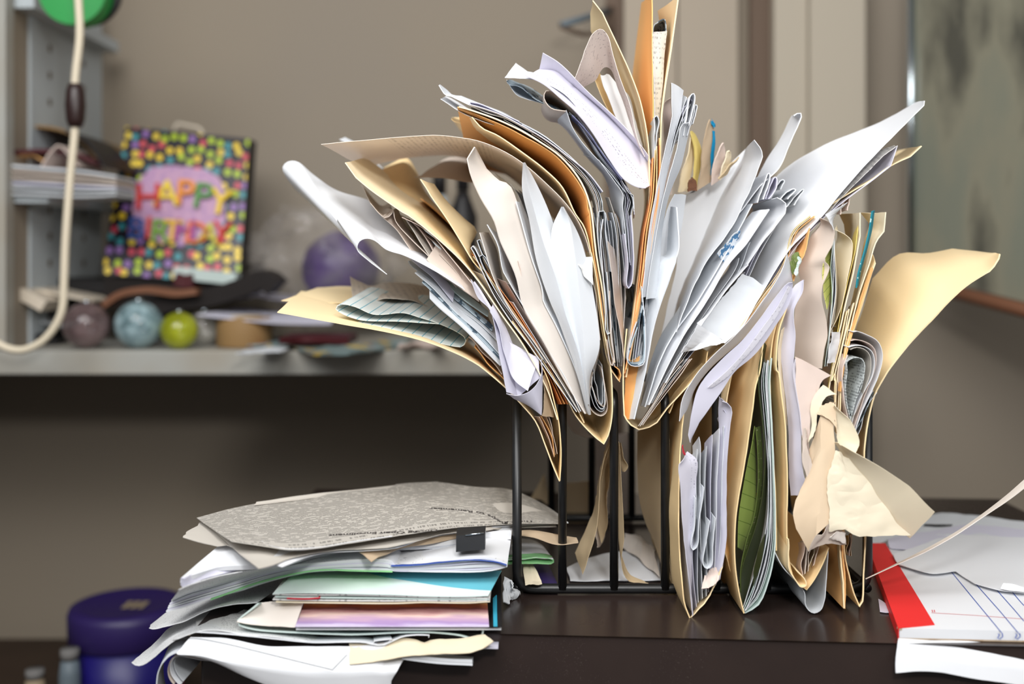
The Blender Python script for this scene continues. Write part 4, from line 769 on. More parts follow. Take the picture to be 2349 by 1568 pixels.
S('folded_letter', 'broad white folded letter at the right of the crumpled sheets', 'lavender', 'H 395 1250 425 1050 435 850 440 700 440 500 460 320 467 230 440 195 410 185', .868, .03, back='H 290 1320 350 1100 370 900 365 700 380 500 400 350 395 240 400 150', db=.885, wob=.0012)
S('folded_letter', 'pale looped letter low among the crumpled sheets, left loop', 'cool', 'H 250 760 240 950 222 1040 235 1075 262 1050 270 900 300 700', .866, .05, th=.0006)
S('folded_letter', 'pale looped letter low among the crumpled sheets, right loop', 'cool', 'H 330 900 310 1060 295 1160 315 1190 345 1170 350 1050 365 880', .865, .05, th=.0006)
S('paper_scrap', 'crumpled cream flap at the foot of the crumpled sheets', 'pink', 'H 290 1310 ! 340 1290 390 1250', .864, .01, back='H 300 1230 350 1180 405 1190', db=.875, wob=.001)
# folder with the green booklet
S(MF, 'manila folder wrapped around a green booklet', ['manila2'],
  'H 545 1452 ! 525 1380 495 1230 480 1050 490 850 525 650 560 450 590 250 612 100 640 0 G 1110 720', .868, .2, th=.0010, n=50)
S(MF, 'broad face of the folder left of the green booklet', 'manila2', 'H 500 1290 455 1180 425 1080', .89, .1, back='H 480 1080 440 1000 450 700', db=.95, th=.0006)
S('magazine', 'olive green booklet standing in the folder, spine to the camera', 'green_dark', 'H 522 1340 525 1200 560 1080 620 900 655 700 665 500 650 300 628 100 G 1070 900 1110 740', .868, .02,
  back='H 535 1440 560 1320 600 1150 640 1000 670 800 680 500 665 300 645 100 G 1100 900 1125 760', db=.880, wob=.0002, th=.0006)
S('booklet_page', 'light green leaf patterned cover behind the olive booklet', 'leaf_cover', 'H 505 1060 510 850 545 640 585 450 605 330', .872, .02, back='H 530 1080 560 1000 605 850 612 600 605 420', db=.885, wob=.0003)
S('booklet_page', 'olive printed page fold left of the white booklet pages', 'green_cover', 'H 518 1330 520 1180 560 1000 600 880 622 700 620 500 610 340', .870, .01, back='H 545 1300 570 1150 600 1010 635 880 650 700 650 500 640 330', db=.880, wob=.0003)
fan('booklet_page', 'white page edge of the green booklet', ['white', 'cool', 'mint', 'white', 'cool', 'white', 'mint'], 'H 545 1430 580 1300 630 1120 665 950 680 750 680 500 670 250 655 50 G 1120 860', 'H 548 1448 630 1370 690 1220 722 1050 725 850 715 600 705 300 690 50 G 1150 850', 7, .870, .14, group='page edges of the green booklet', cut=.02, cat='page')
S('booklet_page', 'dark green inside page near the foot of the green booklet', 'green_dark', 'H 595 1290 600 1200 620 1100 640 1030', .866, .01, back='H 600 1280 630 1200 655 1090 668 975', db=.870, wob=.0003)
S(MF, 'outer right cover of the green booklet folder', 'mint', 'H 545 1450 ! 630 1400 690 1260 722 1100 728 900 722 650 708 350 694 50 G 1160 850', .872, .16, th=.0010)
S(MF, 'yellowish folder edge right of the green booklet', 'manila2', 'H 735 1080 728 900 722 650 712 350 700 50 G 1160 830 1190 640 1250 470', .874, .18, th=.0010)
# tan folder with the crumpled papers
S(MF, 'manila folder holding crumpled papers, foot left of the grey sheet', ['manila2'],
  'H 1047 1060 ! 1010 1160 960 1250 917 1312 ! 870 1280 830 1220 808 1100 800 900 805 700 800 500 790 300 765 130 745 0 G 1200 950 1195 800 1220 620 1270 480', .868, .2, th=.0010, n=60)
S(MF, 'inner manila lining with a curled foot in the crumpled papers folder', 'manila', 'H 805 1010 810 1180 850 1260 880 1300 912 1290 905 1250 860 1200', .864, .06, th=.0008)
fan('folded_letter', 'pinkish sheet in the crumpled papers folder foot', ['pink', 'warm', 'taupe', 'cream', 'pink'], 'H 880 1240 880 1150 885 1060 880 1000', 'H 960 1160 985 1100 1000 1060 1010 1000', 5, .872, .12, group='pinkish sheets at the foot of the crumpled papers folder', cut=.15)
S(PS, 'grey U shaped sheet hanging below the crumpled papers folder', 'grey', 'H 725 1080 780 1180 850 1260 900 1330 905 1400 930 1440 965 1452 1000 1430 1022 1370 1035 1230 1045 1080', .872, .18, th=.0007, n=50)
S(PS, 'white sheet with a dotted printed edge hanging left of the crumpled papers', 'lavender', 'H 945 740 900 640 885 500 880 350 850 150 835 0 G 1330 700 1320 500 1380 380 1390 290', .864, .02,
  back='H 825 748 815 600 808 400 790 200 770 0 G 1230 800 1250 600 1280 450 1330 330 1385 288', db=.880, wob=.001)
S(PS, 'strip of dotted print on the hanging white sheet', 'printed_lav', 'H 885 385 870 250 850 120 835 0 G 1330 860', .8615, .01, back='H 905 385 890 260 868 130 848 0 G 1345 850', db=.8630, wob=.0002)
S(PS, 'cream layered sheet edge beside the tall grey sheet', 'manila_light', 'H 770 200 760 100 750 0 G 1210 800 1230 650', .872, .05, back='H 800 330 790 150 770 0 G 1240 800 1270 600', db=.885)
S(PS, 'tall warm grey sheet bulging beside the yellow folded sheets', 'taupe', 'G 1530 930 1540 800 1560 700 1545 560 1520 430 1530 330 1580 200 R 500 520 545 420 553 330 520 285 470 262', .876, .06,
  back='G 1340 900 1320 700 1330 500 1370 300 R 340 560 400 430 420 360 470 300 480 262', db=.90, wob=.0008, n=44)
S(PS, 'white curl at the top of the tall warm grey sheet', 'white', 'R 553 330 530 285 500 240', .872, .01, back='R 550 300 560 250 600 200 635 165', db=.89)
S('folded_letter', 'yellow ruled sheet folded among the tall sheets', 'yellow_pad', 'R 515 810 495 700 485 600 500 510 530 440', .878, .02, back='R 530 760 540 640 535 540 540 440', db=.89)
fan('folded_letter', 'pale looped sheet right of the yellow ruled one', ['mint', 'white', 'cool', 'cream'], 'R 500 1150 520 900 545 700 540 540 550 400', 'R 530 1150 560 900 580 720 575 560 570 330', 4, .877, .1, group='pale looped sheets right of the yellow one', cut=.05)
S('folded_letter', 'cream folded letter with a rounded shoulder behind the looped sheets', 'cream', 'R 540 930 590 820 640 600 665 450 660 400 620 360 560 330', .884, .02, back='R 560 900 575 700 565 560 562 430 575 360 570 300', db=.91)
S('folded_letter', 'crumpled pinkish tip at the top above the cream letter', 'pink', 'R 590 240 600 180 640 140 650 150 630 220', .90, .04, th=.0008, wob=.001)
S(MF, 'yellow cream folder with a stepped top left of the teal strip', 'cream', 'R 520 1300 580 1000 630 780 680 560 715 370 ! 712 230', .880, .02, back='R 560 1000 570 900 610 700 640 500 620 300 ! 590 240', db=.96, th=.0009)
S(MF, 'warm yellow inner face of the stepped folder', 'yellow', 'R 520 1280 560 1040 600 820 640 640 680 440 710 240', .886, .02, back='R 510 1200 540 1000 580 780 620 600 650 440 680 300', db=.93, th=.0006)
S('card_folder', 'teal spined presentation folder with a glittery edge', 'teal', 'R 690 680 700 600 735 470 765 350 785 220', .872, .004, back='R 700 660 715 580 752 450 782 330 797 215', db=.875, th=.0012, cat='folder', wob=.0001)
S(MF, 'cream folder standing right of the teal edge with a small notch', 'cream', 'R 600 1300 640 1000 700 760 760 560 810 400 855 340 ! 868 225', .874, .02, back='R 590 1200 620 1000 660 760 710 560 740 400 770 300 ! 715 232', db=.93, th=.0009)
S(MF, 'orange edged manila folder at the right of the cream one', 'manila', 'R 583 1560 590 1400 604 1200 640 1020 690 880 740 720 785 580 805 530', .870, .02, back='R 560 1540 568 1400 588 1220 620 1050 670 860 710 700 745 560 790 480', db=.90, th=.0009)
S(MF, 'thin orange line of the manila folder edge', 'orange', 'R 596 1300 636 1060 690 880 745 700 790 560', .8675, .006, th=.0009)
fan(MF, 'manila folder edge standing left of the rolled newspaper', ['manila', 'manila_light', 'cream', 'manila2'], 'H 1080 180 1090 0 R 540 1250 580 1020 630 800', 'R 588 1500 600 1300 625 1100 660 900 700 740', 4, .874, .12, group='manila edges left of the rolled newspaper', cut=.05, th=.0007)
S('paper_scrap', 'small white notch of paper in front of the manila edges', 'white', 'R 515 1130 530 1050 545 940', .866, .01, back='R 560 1130 580 1040 595 950', db=.872)
# orange folder with bank slips
S(MF, 'golden folder corner holding green printed slips, right of the white sheets', 'orange', 'R 315 640 350 540 390 440 412 320', .886, .02, back='R 290 560 320 470 350 400 400 330', db=.91, th=.0008)
S('paper_scrap', 'green printed slips in the golden folder corner', 'green_cover', 'R 310 600 330 540 350 490', .880, .01, back='R 295 520 315 490 335 470', db=.885, wob=.001, th=.001)
S('paper_scrap', 'mint slip among the green printed slips', 'mint', 'R 325 610 345 560 358 500', .878, .01, back='R 310 580 328 540 345 490', db=.882, wob=.001, th=.001)
# hanging tan and cream papers
S(PS, 'cream sheet with layered folds bulging at the top of the crumpled papers', 'pink', 'T 140 60 ! 150 300 180 500 210 700 250 800', .862, .01, mids=('T 260 120 ! 300 250 280 400 260 550 245 700',), back='T 410 200 ! 350 255 330 300 270 450 245 650', db=.858, wob=.0012)
S(PS, 'white flap of paper above the brown stained fold', 'cream', 'T 245 700 270 560 265 430 300 310 345 262', .855, .005, back='T 280 660 300 560 310 480 380 350 452 340', db=.853, wob=.001)
S(PS, 'tan hanging sheet with brown stains and a pointed foot', 'stained', 'T 245 760 250 900 ! 130 1200 150 1350 ! 245 1515', .862, .01,
  mids=('T 330 500 340 800 330 1100 ! 300 1400',), back='T 440 400 430 600 440 800 400 1100 ! 400 1300', db=.852, wob=.0015)
S(PS, 'tan folded lower flap of the hanging sheet', 'taupe', 'T 245 1515 ! 330 1470 400 1460 520 1455', .856, .005, back='T 300 1400 350 1380 400 1300 518 1380', db=.852, wob=.001)
S(PS, 'narrow taupe sheet curling beside the hanging white sheet', 'taupe', 'T 275 1165 250 1000 200 850 195 700 200 600', .860, .005, back='T 280 900 260 800 240 700 235 600', db=.858, wob=.0015)
S('paper_scrap', 'orange brown torn fold between the flap and the stained sheet', 'stained', 'T 310 470 330 440 380 410 440 400', .851, .005, back='T 320 490 370 520 430 560 440 640', db=.850, wob=.002)
S(PS, 'upper cream flap leading to the large crumpled sheet', 'cream', 'T 430 410 450 600 470 740', .853, .01, back='T 440 420 580 560 620 680 590 780', db=.846, wob=.001)
S(PS, 'large crumpled cream sheet jutting out to the lower right', 'cream_crumpled', 'T 440 770 ! 400 1000 390 1200 395 1390 ! 460 1330', .850, .01,
  mids=('T 500 800 560 1000 620 1150 640 1300 ! 600 1390',), back='T 540 840 700 1000 820 1180 920 1320 ! 1010 1415', db=.846, wob=.0022, n=60, nv=30)
S(PS, 'smooth pale panel of the jutting crumpled sheet ending in a corner', 'cream', 'T 440 700 520 850 640 1040 800 1260 ! 1000 1418', .852, .01, back='T 500 725 650 810 800 900 1000 1040 ! 1192 1218', db=.836, wob=.0008)
S('paper_scrap', 'torn pale scrap under the crumpled cream sheet', 'warm', 'T 400 1420 450 1430 520 1455', .852, .005, back='T 410 1400 470 1370 520 1380', db=.850, wob=.001)
# right end folders
S(MF, 'grey faced manila folder standing at the right end of the rack, pointed foot', 'manila', 'H 1142 1425 ! 1138 1300 1125 1150 1112 1040 1100 900', .868, .16, th=.0012, n=40, back='H 1120 1360 ! 1060 1250 1050 1150 1048 1040 1048 900', db=.96)
S(MF, 'orange backed flap against the grey faced folder', 'orange', 'H 1142 1425 ! 1146 1300 1138 1150 1130 1040', .870, .12, th=.0012)
S(MF, 'rightmost manila folder curving out wide to the upper right', ['manila'],
  'H 1235 1416 ! 1248 1410 1262 1200 1270 1000 1270 600 I 445 1200 458 1060 490 920 540 820 630 700 760 560 880 440 980 375 ! 1005 360 1038 310 ! 1042 290', .872, .2,
  back='H 1225 1360 ! 1240 1340 1250 1150 1255 950 1255 600 I 410 1200 400 1060 400 920 400 820 400 700 405 620 430 560 480 400 ! 590 294 720 290 830 269 ! 1000 288', db=1.0, th=.0012, n=60)
S(MF, 'left flap of the rightmost folder, down in its pointed foot', 'manila2', 'H 1235 1416 ! 1200 1330 1165 1200 1140 1050 1138 900', .874, .16, th=.0010)
fan('folded_letter', 'small tan sheet inside the rightmost folder foot', ['tan', 'pink', 'kraft'], 'H 1150 1100 1155 1050 1160 980', 'H 1190 1110 1190 1040 1195 970', 3, .878, .1, group='tan sheets inside the rightmost folder')
# rolled newspaper
fan('newspaper', 'layer of the rolled newspaper at the right', ['white', 'pink', 'white', 'newsprint_plain'],
    'R 690 1540 740 1400 790 1280 830 1170 845 1060 820 990 760 950 700 925 675 930', 'R 650 1480 680 1400 720 1300 760 1220 770 1150 760 1090 720 1060 680 1060 640 1080', 4, .864, .12, group='layers of the rolled newspaper', side='outside', cut=.01, sh=0)
S('newspaper', 'printed inside page of the rolled newspaper, grey with fine type', 'printed_grey', 'R 655 1470 632 1380 622 1270 634 1180 634 1120 680 1098 722 1104 742 1140 738 1200 700 1300 660 1440', .862, .15, th=.0006, n=44)
S('newspaper', 'shaded inner turn of the rolled newspaper, printed grey', 'printed_grey', 'R 655 1470 700 1320 736 1210 742 1140 722 1104 690 1098', .862, .03, back='R 640 1450 625 1350 620 1250 626 1170 634 1130 645 1112', db=.90)
S('newspaper', 'pale left edge of the rolled newspaper', 'pink', 'R 645 1480 620 1350 605 1240 615 1150 640 1080', .866, .05, th=.0008)
fan(PS, 'white sheet edge beneath the rolled newspaper', ['white', 'warm', 'slate_print', 'white'], 'R 660 1540 720 1400 780 1280', 'R 700 1568 760 1420 830 1280', 4, .870, .1, group='sheet edges beneath the rolled newspaper')
DOFF = 0
# ================================================================ papers on the desk inside the rack
S(PS, 'white ruled sheet lying on the desk inside the rack', 'white', '^.0025 N 450 1370 700 1370 1040 1366', .92, .1, back='^.0025 N 425 1290 700 1190 1030 1180', th=.001)
S(PS, 'white crumpled sheet on the desk beside the tan standing folder', 'warm', '^.006 N 800 1150 900 1230 1038 1350', .95, .1, back='^.012 N 800 1060 900 1090 990 1150', wob=.002)
S(MF, 'tall tan folder standing at the back left of the fourth bar', 'tan', 'N 1040 1250 1000 1120 950 1000 900 800 890 400', .98, .1, back='N 1090 1330 1090 900 1090 600 1090 400 1090 250', db=.91, th=.0012)
S(MF, 'outer tan folder face behind the fourth bar', 'tan', 'N 1195 1568 1130 1420 1095 1200 1095 800 1095 300', .905, .02, back='N 1090 1260 1088 1000 1088 600 1088 400 1088 260', db=.92, th=.0012)
S(PS, 'tan pointed sheet hanging beside the third bar to the desk', 'tan', 'N 525 1330 ! 575 1180 620 1000 640 800 660 620 700 480', .92, .03, back='N 490 1190 ! 560 1020 620 860 650 700 680 560 720 460', db=.95, wob=.0012)
S(PS, 'tan creased sheet behind the third bar', 'tan', 'N 660 1130 690 1000 700 800 720 500', .94, .03, back='N 620 880 640 720 670 560 720 430', db=.96, wob=.002)
S(PS, 'long tan strip curling forward on the desk at the third bar', 'tan', 'N 958 1390 900 1385 840 1380 800 1330 780 1220 795 1100 790 900 780 700 770 480', .915, .02, back='N 930 1370 890 1355 850 1340 820 1300 770 1150 760 1000 765 800 765 600 765 450', db=.925, wob=.0008)
S('paper_scrap', 'small tan pointed scrap right of the third bar', 'tan', 'N 800 662 ! 830 630 800 560 780 470', .93, .01, back='N 785 650 778 600 772 540 770 470', db=.94)
S(PS, 'tan folded sheet hanging behind the crossing of the tan papers', 'taupe', 'N 640 1160 ! 620 1050 640 980 630 900', .95, .02, back='N 660 1120 690 1000 680 900 700 760', db=.97, wob=.002)
S(PS, 'beige card standing at the back of the rack', 'tan', 'N 420 945 500 945 600 950', 1.20, .02, back='N 415 735 500 725 605 722', db=1.20, th=.001)
S(PS, 'grey brown card standing behind the third bar', 'taupe', 'N 610 960 620 700 610 500 625 430', 1.18, .01, back='N 860 960 860 700 860 500 860 400', db=1.2, th=.001)
S(PS, 'peaked beige scrap standing at the back left of the rack', 'tan', 'N 180 840 240 840 320 880', 1.17, .02, back='N 230 780 285 670 ! 300 780', db=1.18, th=.001, wob=.001)
S(PS, 'shadowed curl of paper hanging behind the second bar', 'taupe', 'N 410 200 430 330 480 410 560 440', 1.10, .02, back='N 480 200 500 320 560 400 610 430', db=1.12)
S('booklet', 'dark purple covered booklet on the desk under the green folder', 'purple_plastic', '^.004 N 145 1420 250 1418 370 1415', .92, .1, back='^.004 N 145 1240 200 1220 300 1260', th=.003)
S('booklet', 'small cream pad on the desk behind the left end of the rack', 'cream', '^.014 N 150 1392 200 1388 262 1380', .92, .1, back='^.014 N 145 1270 200 1270 210 1275', th=.003)
S('plastic_bag', 'crumpled clear plastic at the left foot of the rack', 'cool', '^.002 N 12 1530 60 1510 100 1450', .88, .1, back='^.016 N 12 1360 40 1370 70 1410', wob=.004, th=.001, cat='bag')
# ================================================================ pile left of the rack
S('newspaper', 'printed newsprint sheet on top of the left paper pile', 'newsprint', '^.073 J 750 525 860 540 ^.071 1000 560 1150 580 1300 573 1600 530 1928 480 K 640 385 ^.066 900 362 ^.058 1090 350 ^.057 1250 345 ^.054 1440 350', None, .1,
  back='^.069 J 482 350 700 285 930 237 1300 190 ^.073 1600 150 1928 120 K 300 90 590 76 850 112 ^.066 1090 130 ^.059 1300 220 ^.055 1430 305', th=.0005, nv=12, wob=.001, n=40)
S('newspaper', 'folded newsprint with a crumpled front corner, second in the left pile', 'newsprint_plain', '^.064 J 385 490 500 525 640 555 ! 700 545 840 640 945 720 ! 1060 688 1200 640 1500 590 1928 560 K 640 420 900 395 ^.052 1090 380 ^.050 1400 375', None, .1,
  back='^.066 J 420 440 500 400 ! 520 370 600 420 700 480 900 500 1200 460 1500 400 1928 300 K 640 280 900 240 1090 220 ^.053 1400 300', th=.0006, wob=.0012, n=60)
S('newspaper', 'pale newsprint page between the two newspapers of the left pile', 'white', '^.062 J 1060 690 1120 708 1200 670 1400 610 1928 570 K 640 408 900 390 ^.054 1090 372 ^.052 1480 350', None, .1, back='^.067 J 1000 500 1200 460 1928 350 K 700 270 ^.056 1090 240 ^.053 1440 320', th=.0006)
S('newspaper', 'curled up front edge of the top newsprint sheet', 'white', '^.070 J 940 510 1000 548 1150 583 1300 578 1600 535 1928 486', None, .1, back='^.0715 J 960 515 1020 545 1150 572 1300 568 1600 525 1928 478', th=.0005)
S('newspaper', 'shadowy back newsprint sheet peeping over the top of the left pile', 'newsprint_plain', '^.070 J 910 250 1300 200 1928 130 K 590 80', None, .1, back='^.071 J 930 228 1300 180 1928 110 K 600 72', th=.0008)
S('paper_scrap', 'torn brown kraft strip sticking out under the newspapers', 'kraft', '^.057 K 155 607 200 575 250 560 350 520 450 500 560 485 700 455 850 435 ^.048 1090 430 1250 450 ^.044 1400 500 1550 490', None, .1,
  back='^.060 K 70 545 150 530 250 515 350 490 450 470 560 450 700 425 850 405 ^.051 1090 400 1250 400 ^.046 1400 430 1530 450', th=.0006, wob=.0008, n=50)
# binder clipped pages
S('paper_sheet', 'stack of clipped white pages in the left pile under the kraft strip', 'white', '^.052 J 365 806 480 775 640 724 880 712 1100 690 1500 600 K 500 520 725 500 900 470 1090 455', None, .1,
  back='^.059 J 640 568 720 560 800 560 900 560 1100 540 1400 480 K 500 450 725 420 900 410 1090 400', th=.0035, wob=.0003, n=44)
S('paper_sheet', 'lower clipped pages with bluish edges in the left pile', 'lavender', '^.047 J 370 850 500 810 700 760 900 712 1100 690', None, .1, back='^.054 J 380 790 500 730 700 680 900 650 1100 640', th=.0030, wob=.0005)
cl = empty('binder_clip', W(1080, 1255, z=.052), 'black metal binder clip on the pages of the left pile', 'binder clip')
cx_, cw = W(1080, 1245, .835), .0325*.72
zc = cx_.z
V = [Vector(p) for p in [(cx_.x-.0115, .832, zc+.0065), (cx_.x+.0115, .832, zc+.0085), (cx_.x+.0115, .829, zc-.0035), (cx_.x-.0115, .829, zc-.0055), (cx_.x-.0115, .850, zc+.0085), (cx_.x+.0115, .850, zc+.0100), (cx_.x+.0115, .850, zc-.0035), (cx_.x-.0115, .850, zc-.0055)]]
mesh_obj('clip_body', V, [(0, 1, 2, 3), (0, 4, 5, 1), (3, 2, 6, 7), (0, 3, 7, 4), (1, 5, 6, 2)], 'black_metal', cl, smooth=False)
tube('clip_lever', [V[0].lerp(V[1], .32)+Vector((0, -.001, .0002)), V[0].lerp(V[1], .95)+Vector((0, -.001, .0006))], .0007, 'chrome', cl, 8)
# thick ream beneath with green and blue edged sheets
ream_t = 'J 300 955 420 900 600 850 800 780 900 740 1060 700 1200 680 1400 650 1928 640 K 200 590 500 555 700 530 900 500 1070 478'
for i in range(7):
    a = i/6
    y = lambda v, w_: v+(w_-v)*a
    xs_ = [(300-40*a, 955, 1035), (420, 900, 995), (600, 850, 935), (800, 790, 880), (1000, 735, 815), (1200, 700, 762), (1400, 680, 733), (1928, 668, 732)]
    fr_ = 'J '+' '.join('%g %g' % (p, y(u_, v_)) for p, u_, v_ in xs_)+' K '+' '.join('%g %g' % (p, y(u_, v_)) for p, u_, v_ in [(300, 640, 670), (600, 618, 678), (850, 590, 676), (980, 598, 664), (1066, 632, 640)])
    S('paper_sheet', 'white page in the thick ream under the binder clip, %s from the top of seven' % ORD[i], ['white', 'cool', 'lavender', 'white', 'cool', 'lavender', 'white'][i], '@.826 '+fr_, .826, .15,
      bs=(.006, .004), th=.0012, wob=.0004, group='pages of the thick ream in the left pile', n=44)
S('paper_sheet', 'broad top page of the thick ream, printed along its front', 'form_print', '@.826 J 300 952 420 896 600 845 800 784 1000 728 1200 694 1400 673 1928 660 K 300 632 600 610 850 582 980 590 1066 625', None, .1,
  back='^.049 J 355 870 420 840 600 780 800 740 1000 710 1200 680 1400 620 1928 560 K 300 540 600 500 850 480 980 470 1070 465', th=.0006, wob=.0004, n=40)
S('paper_sheet', 'blue printed stripe page edge in the thick ream', 'blue_ink', '@.822 K 285 640 450 634 650 612 800 600 900 602 1000 615 1064 636', None, .1, back='@.832 K 290 628 450 622 650 600 800 590 900 592 1000 605 1060 622', th=.0005, wob=.0002)
S('paper_sheet', 'mint green sheet showing along the underside of the thick ream', 'green_paper', '@.823 J 590 948 750 890 900 835 1170 765 1400 728 1650 733 1928 740', None, .1, back='@.845 J 620 905 760 860 900 815 1170 745 1400 715 1650 720 1928 725', th=.0012, wob=.0002)
S('folded_paper', 'green sheet folded over behind the left end of the rack', 'green_paper', '@.905 K 1000 608 1170 605 1280 595 1370 590 1388 608 1370 622 1280 622 1170 622 1000 625', None, .1, bs=(-.01, .004), th=.0008, L=.08) if False else \
S('folded_paper', 'green sheet folded over behind the left end of the rack', 'green_paper', '@.925 K 1040 600 1170 592 1280 582 1350 585 1386 603 1370 620 1280 620 1170 620 1040 624', .925, .010, bs=(-.002, .0005), th=.0012)
S('paper_sheet', 'white sheets resting on the green folded one behind the rack end', 'white', '@.925 K 1040 598 1170 590 1280 581 1376 586', .925, .09, back='@1.0 K 1040 470 1170 455 1240 465 1300 500', th=.001)
# turquoise brochure stack
S('brochure', 'turquoise and mint brochure folded in the middle of the left pile', 'turq', '@.806 J 1045 905 1200 898 1928 912 K 500 842 800 845 940 840', None, .1, back='^.0345 J 1190 768 1300 735 1928 740 K 500 676 800 678 1030 672', th=.0006, wob=.0002)
for i in range(4):
    z0 = 912+i*19
    S('brochure', 'folded map like leaf under the turquoise brochure, %s from the top of four' % ORD[i], ['printed', 'mint', 'printed', 'cream'][i], '@.%d J %d %d 1200 %d 1928 %d K 500 %g 800 %g 950 %g' % (807, 1045+(i % 2)*20, z0-4, z0, z0+8, 850+i*11, 852+i*11, 856+i*7), .807, .10, th=.0008, wob=.0003, group='leaves under the turquoise brochure', bs=(.002, .0), n=30)
S('paper_scrap', 'red printed strip between the folded map leaves', 'red_ink', '@.806 J 1150 938 1280 942 1395 936', .806, .02, th=.0008, wob=.0001)
mb = box('magazine', -.168, -.017, .806, .93, .010, .0135, 'white'); tag(mb, 'magazine with a pink and violet sunset cover in the left pile', 'magazine')
mo = mb.location.copy(); bpy.data.objects.remove(mb)
mg = empty('magazine', (-.09, .80, .008), 'magazine with a pink and violet sunset cover in the left pile', 'magazine')
S('cover', None, 'sunset', '@.797 A 677 1437 800 1437 950 1437 1122 1437', None, .1, back='@.830 A 698 1383 850 1383 950 1383 1118 1383', th=.0006, wob=0, parent=mg)
S('cover_border', 'black and teal striped strip', 'black_plastic', '@.797 A 1122 1437 1135 1437 1151 1437', None, .1, back='@.865 A 1118 1383 1130 1345 1150 1312', th=.0006, wob=0, parent=mg, n=8)
S('cover_stripe', 'teal stripe', 'teal_blue', '@.7962 A 1132 1436 1136 1436 1141 1436', None, .1, back='@.840 A 1131 1372 1134 1369 1139 1364', th=.0006, wob=0, parent=mg, n=6)
prism('pages', [W(679, 1440, .800), W(1150, 1440, .800), W(1150, 1400, .90), W(720, 1400, .90)], .0015, 'white', mg)
# folded sheets and letters under the magazine
S('folded_paper', 'plain white folded sheet under the sunset magazine', 'mint', '@.803 J 940 975 900 1010 780 1112 785 1130 900 1168 1200 1190 1640 1200 K 500 1085 760 1110 880 1142 905 1060', None, .1, back='@.90 J 1100 960 1050 980 960 1020 965 1030 1100 1060 1300 1070 1640 1080 K 500 1040 760 1040 860 1050 880 1030', th=.0012, wob=.0004, n=44)
S('folded_paper', 'upper flap of the white folded sheet left of the sunset magazine', 'warm', '@.801 J 780 1112 880 1130 1000 1140 1210 1152', None, .1, back='^.022 J 935 972 1050 960 1150 960 1270 975', th=.0006, wob=.0003)
S('paper_sheet', 'printed sheet with a curled tip below the thick ream', 'form_print', '@.83 J 135 1155 160 1162 250 1145 400 1105 550 1030 700 990 930 970', None, .1, back='@.92 J 145 1135 200 1090 280 1030 400 990 590 940 800 870 1200 780', th=.0005, wob=.0006)
S('paper_sheet', 'long sheet curving down to a point at the far left of the pile', 'form_print', '@.80 J 5 1408 40 1430 100 1415 200 1340 300 1260 400 1210 480 1180 620 1165 800 1195 1000 1215 1330 1258', None, .1,
  back='@.90 J 90 1340 150 1290 220 1220 270 1165 330 1130 400 1100 500 1050 600 1010 800 1000 1000 1000 1300 1050', th=.0006, wob=.0008, n=50)
S('paper_sheet', 'white printed form showing between the curled sheets of the left pile', 'letter_print', '@.801 J 480 1185 620 1180 800 1200 1000 1225 1330 1258 1400 1260', None, .1, back='@.88 J 480 1060 620 1010 800 990 1000 1000 1200 1050 1300 1100', th=.0005, wob=.0008)
S('paper_sheet', 'white sheet with ragged edge under the magazine at the desk front', 'white', '@.797 J 480 1185 700 1200 1000 1230 1330 1260 1700 1260 1840 1282 1928 1240 K 150 1150 220 1172 380 1108 560 1110 540 1120', None, .1, back='@.88 J 700 1090 900 1090 1100 1100 1400 1130 1700 1130 1840 1130 1928 1120 K 150 1040 220 1040 380 1040 500 1050 560 1060', th=.0006, wob=.0005, n=50)
S('paper_sheet', 'large drawing sheet hanging over the front of the desk', 'white', '^-.004 @.785 J 195 1568 ^0 @.780 J 560 1365 620 1402 800 1490 1000 1568 1250 1640 1500 1660 1750 1700 ! 1850 1568 K 260 1433 390 1250', None, .1,
  back='@.80 J 400 1225 450 1215 550 1218 700 1235 850 1262 1000 1290 1200 1300 1500 1290 1600 1290 1900 1290 K 380 1240', th=.0005, wob=.0005, n=46) if False else None
# the hanging sheet: rows from the desk edge downward
S('paper_sheet', 'large drawing sheet hanging over the front of the desk', 'white', '@.800 J 440 1225 700 1235 1000 1290 1300 1290 1600 1290 1928 1290 K 250 1240 390 1240', None, .1,
  mids=('@.786 J 330 1350 500 1350 700 1400 1000 1450 1300 1480 1600 1480 1800 1470 K 230 1350 330 1340',), back='@.790 J 600 1385 700 1440 830 1500 1000 1570 1250 1650 1500 1700 1700 1700 1928 1640 K 235 1470', db=.79, th=.0005, wob=.0006, n=40, nv=16)
S('paper_sheet', 'sheet curling round under itself at the lower left corner of the desk', 'cool', '@.792 J 620 1350 560 1358 440 1355 340 1337 275 1370 215 1450 192 1560 200 1700 260 1760', None, .1,
  back='@.86 J 700 1230 600 1220 480 1218 380 1222 320 1250 270 1320 240 1420 250 1560 300 1640', th=.0006, n=44, wob=.0005)
fan('paper_sheet', 'inner leaf of the lower left corner curl', ['taupe', 'white', 'grey'], '@.80 J 620 1372 440 1365 350 1345 300 1380 275 1450 285 1520 350 1600', '@.80 J 640 1420 500 1400 400 1380 360 1370 330 1400 330 1480 420 1600', 3, .80, .07, group='inner leaves of the corner curl', sh=0)
for nm, lb, pth in (('drawn_line', 'thin ruled border line of the large drawing sheet', '@.784 J 320 1235 500 1222 700 1260 1000 1330 1250 1392 1490 1450 ! 1598 1340'),): pass
S('paper_sheet', 'second drawing sheet with a ruled black border lying on the hanging one', 'letter_print', '@.7845 J 330 1330 480 1340 700 1370 1000 1410 1250 1450 1485 1500 ! 1560 1440', None, .1,
  back='@.802 J 420 1215 520 1216 700 1225 1000 1235 1250 1250 1485 1262 ! 1600 1280', th=.0004, wob=.0002, n=36) if False else None
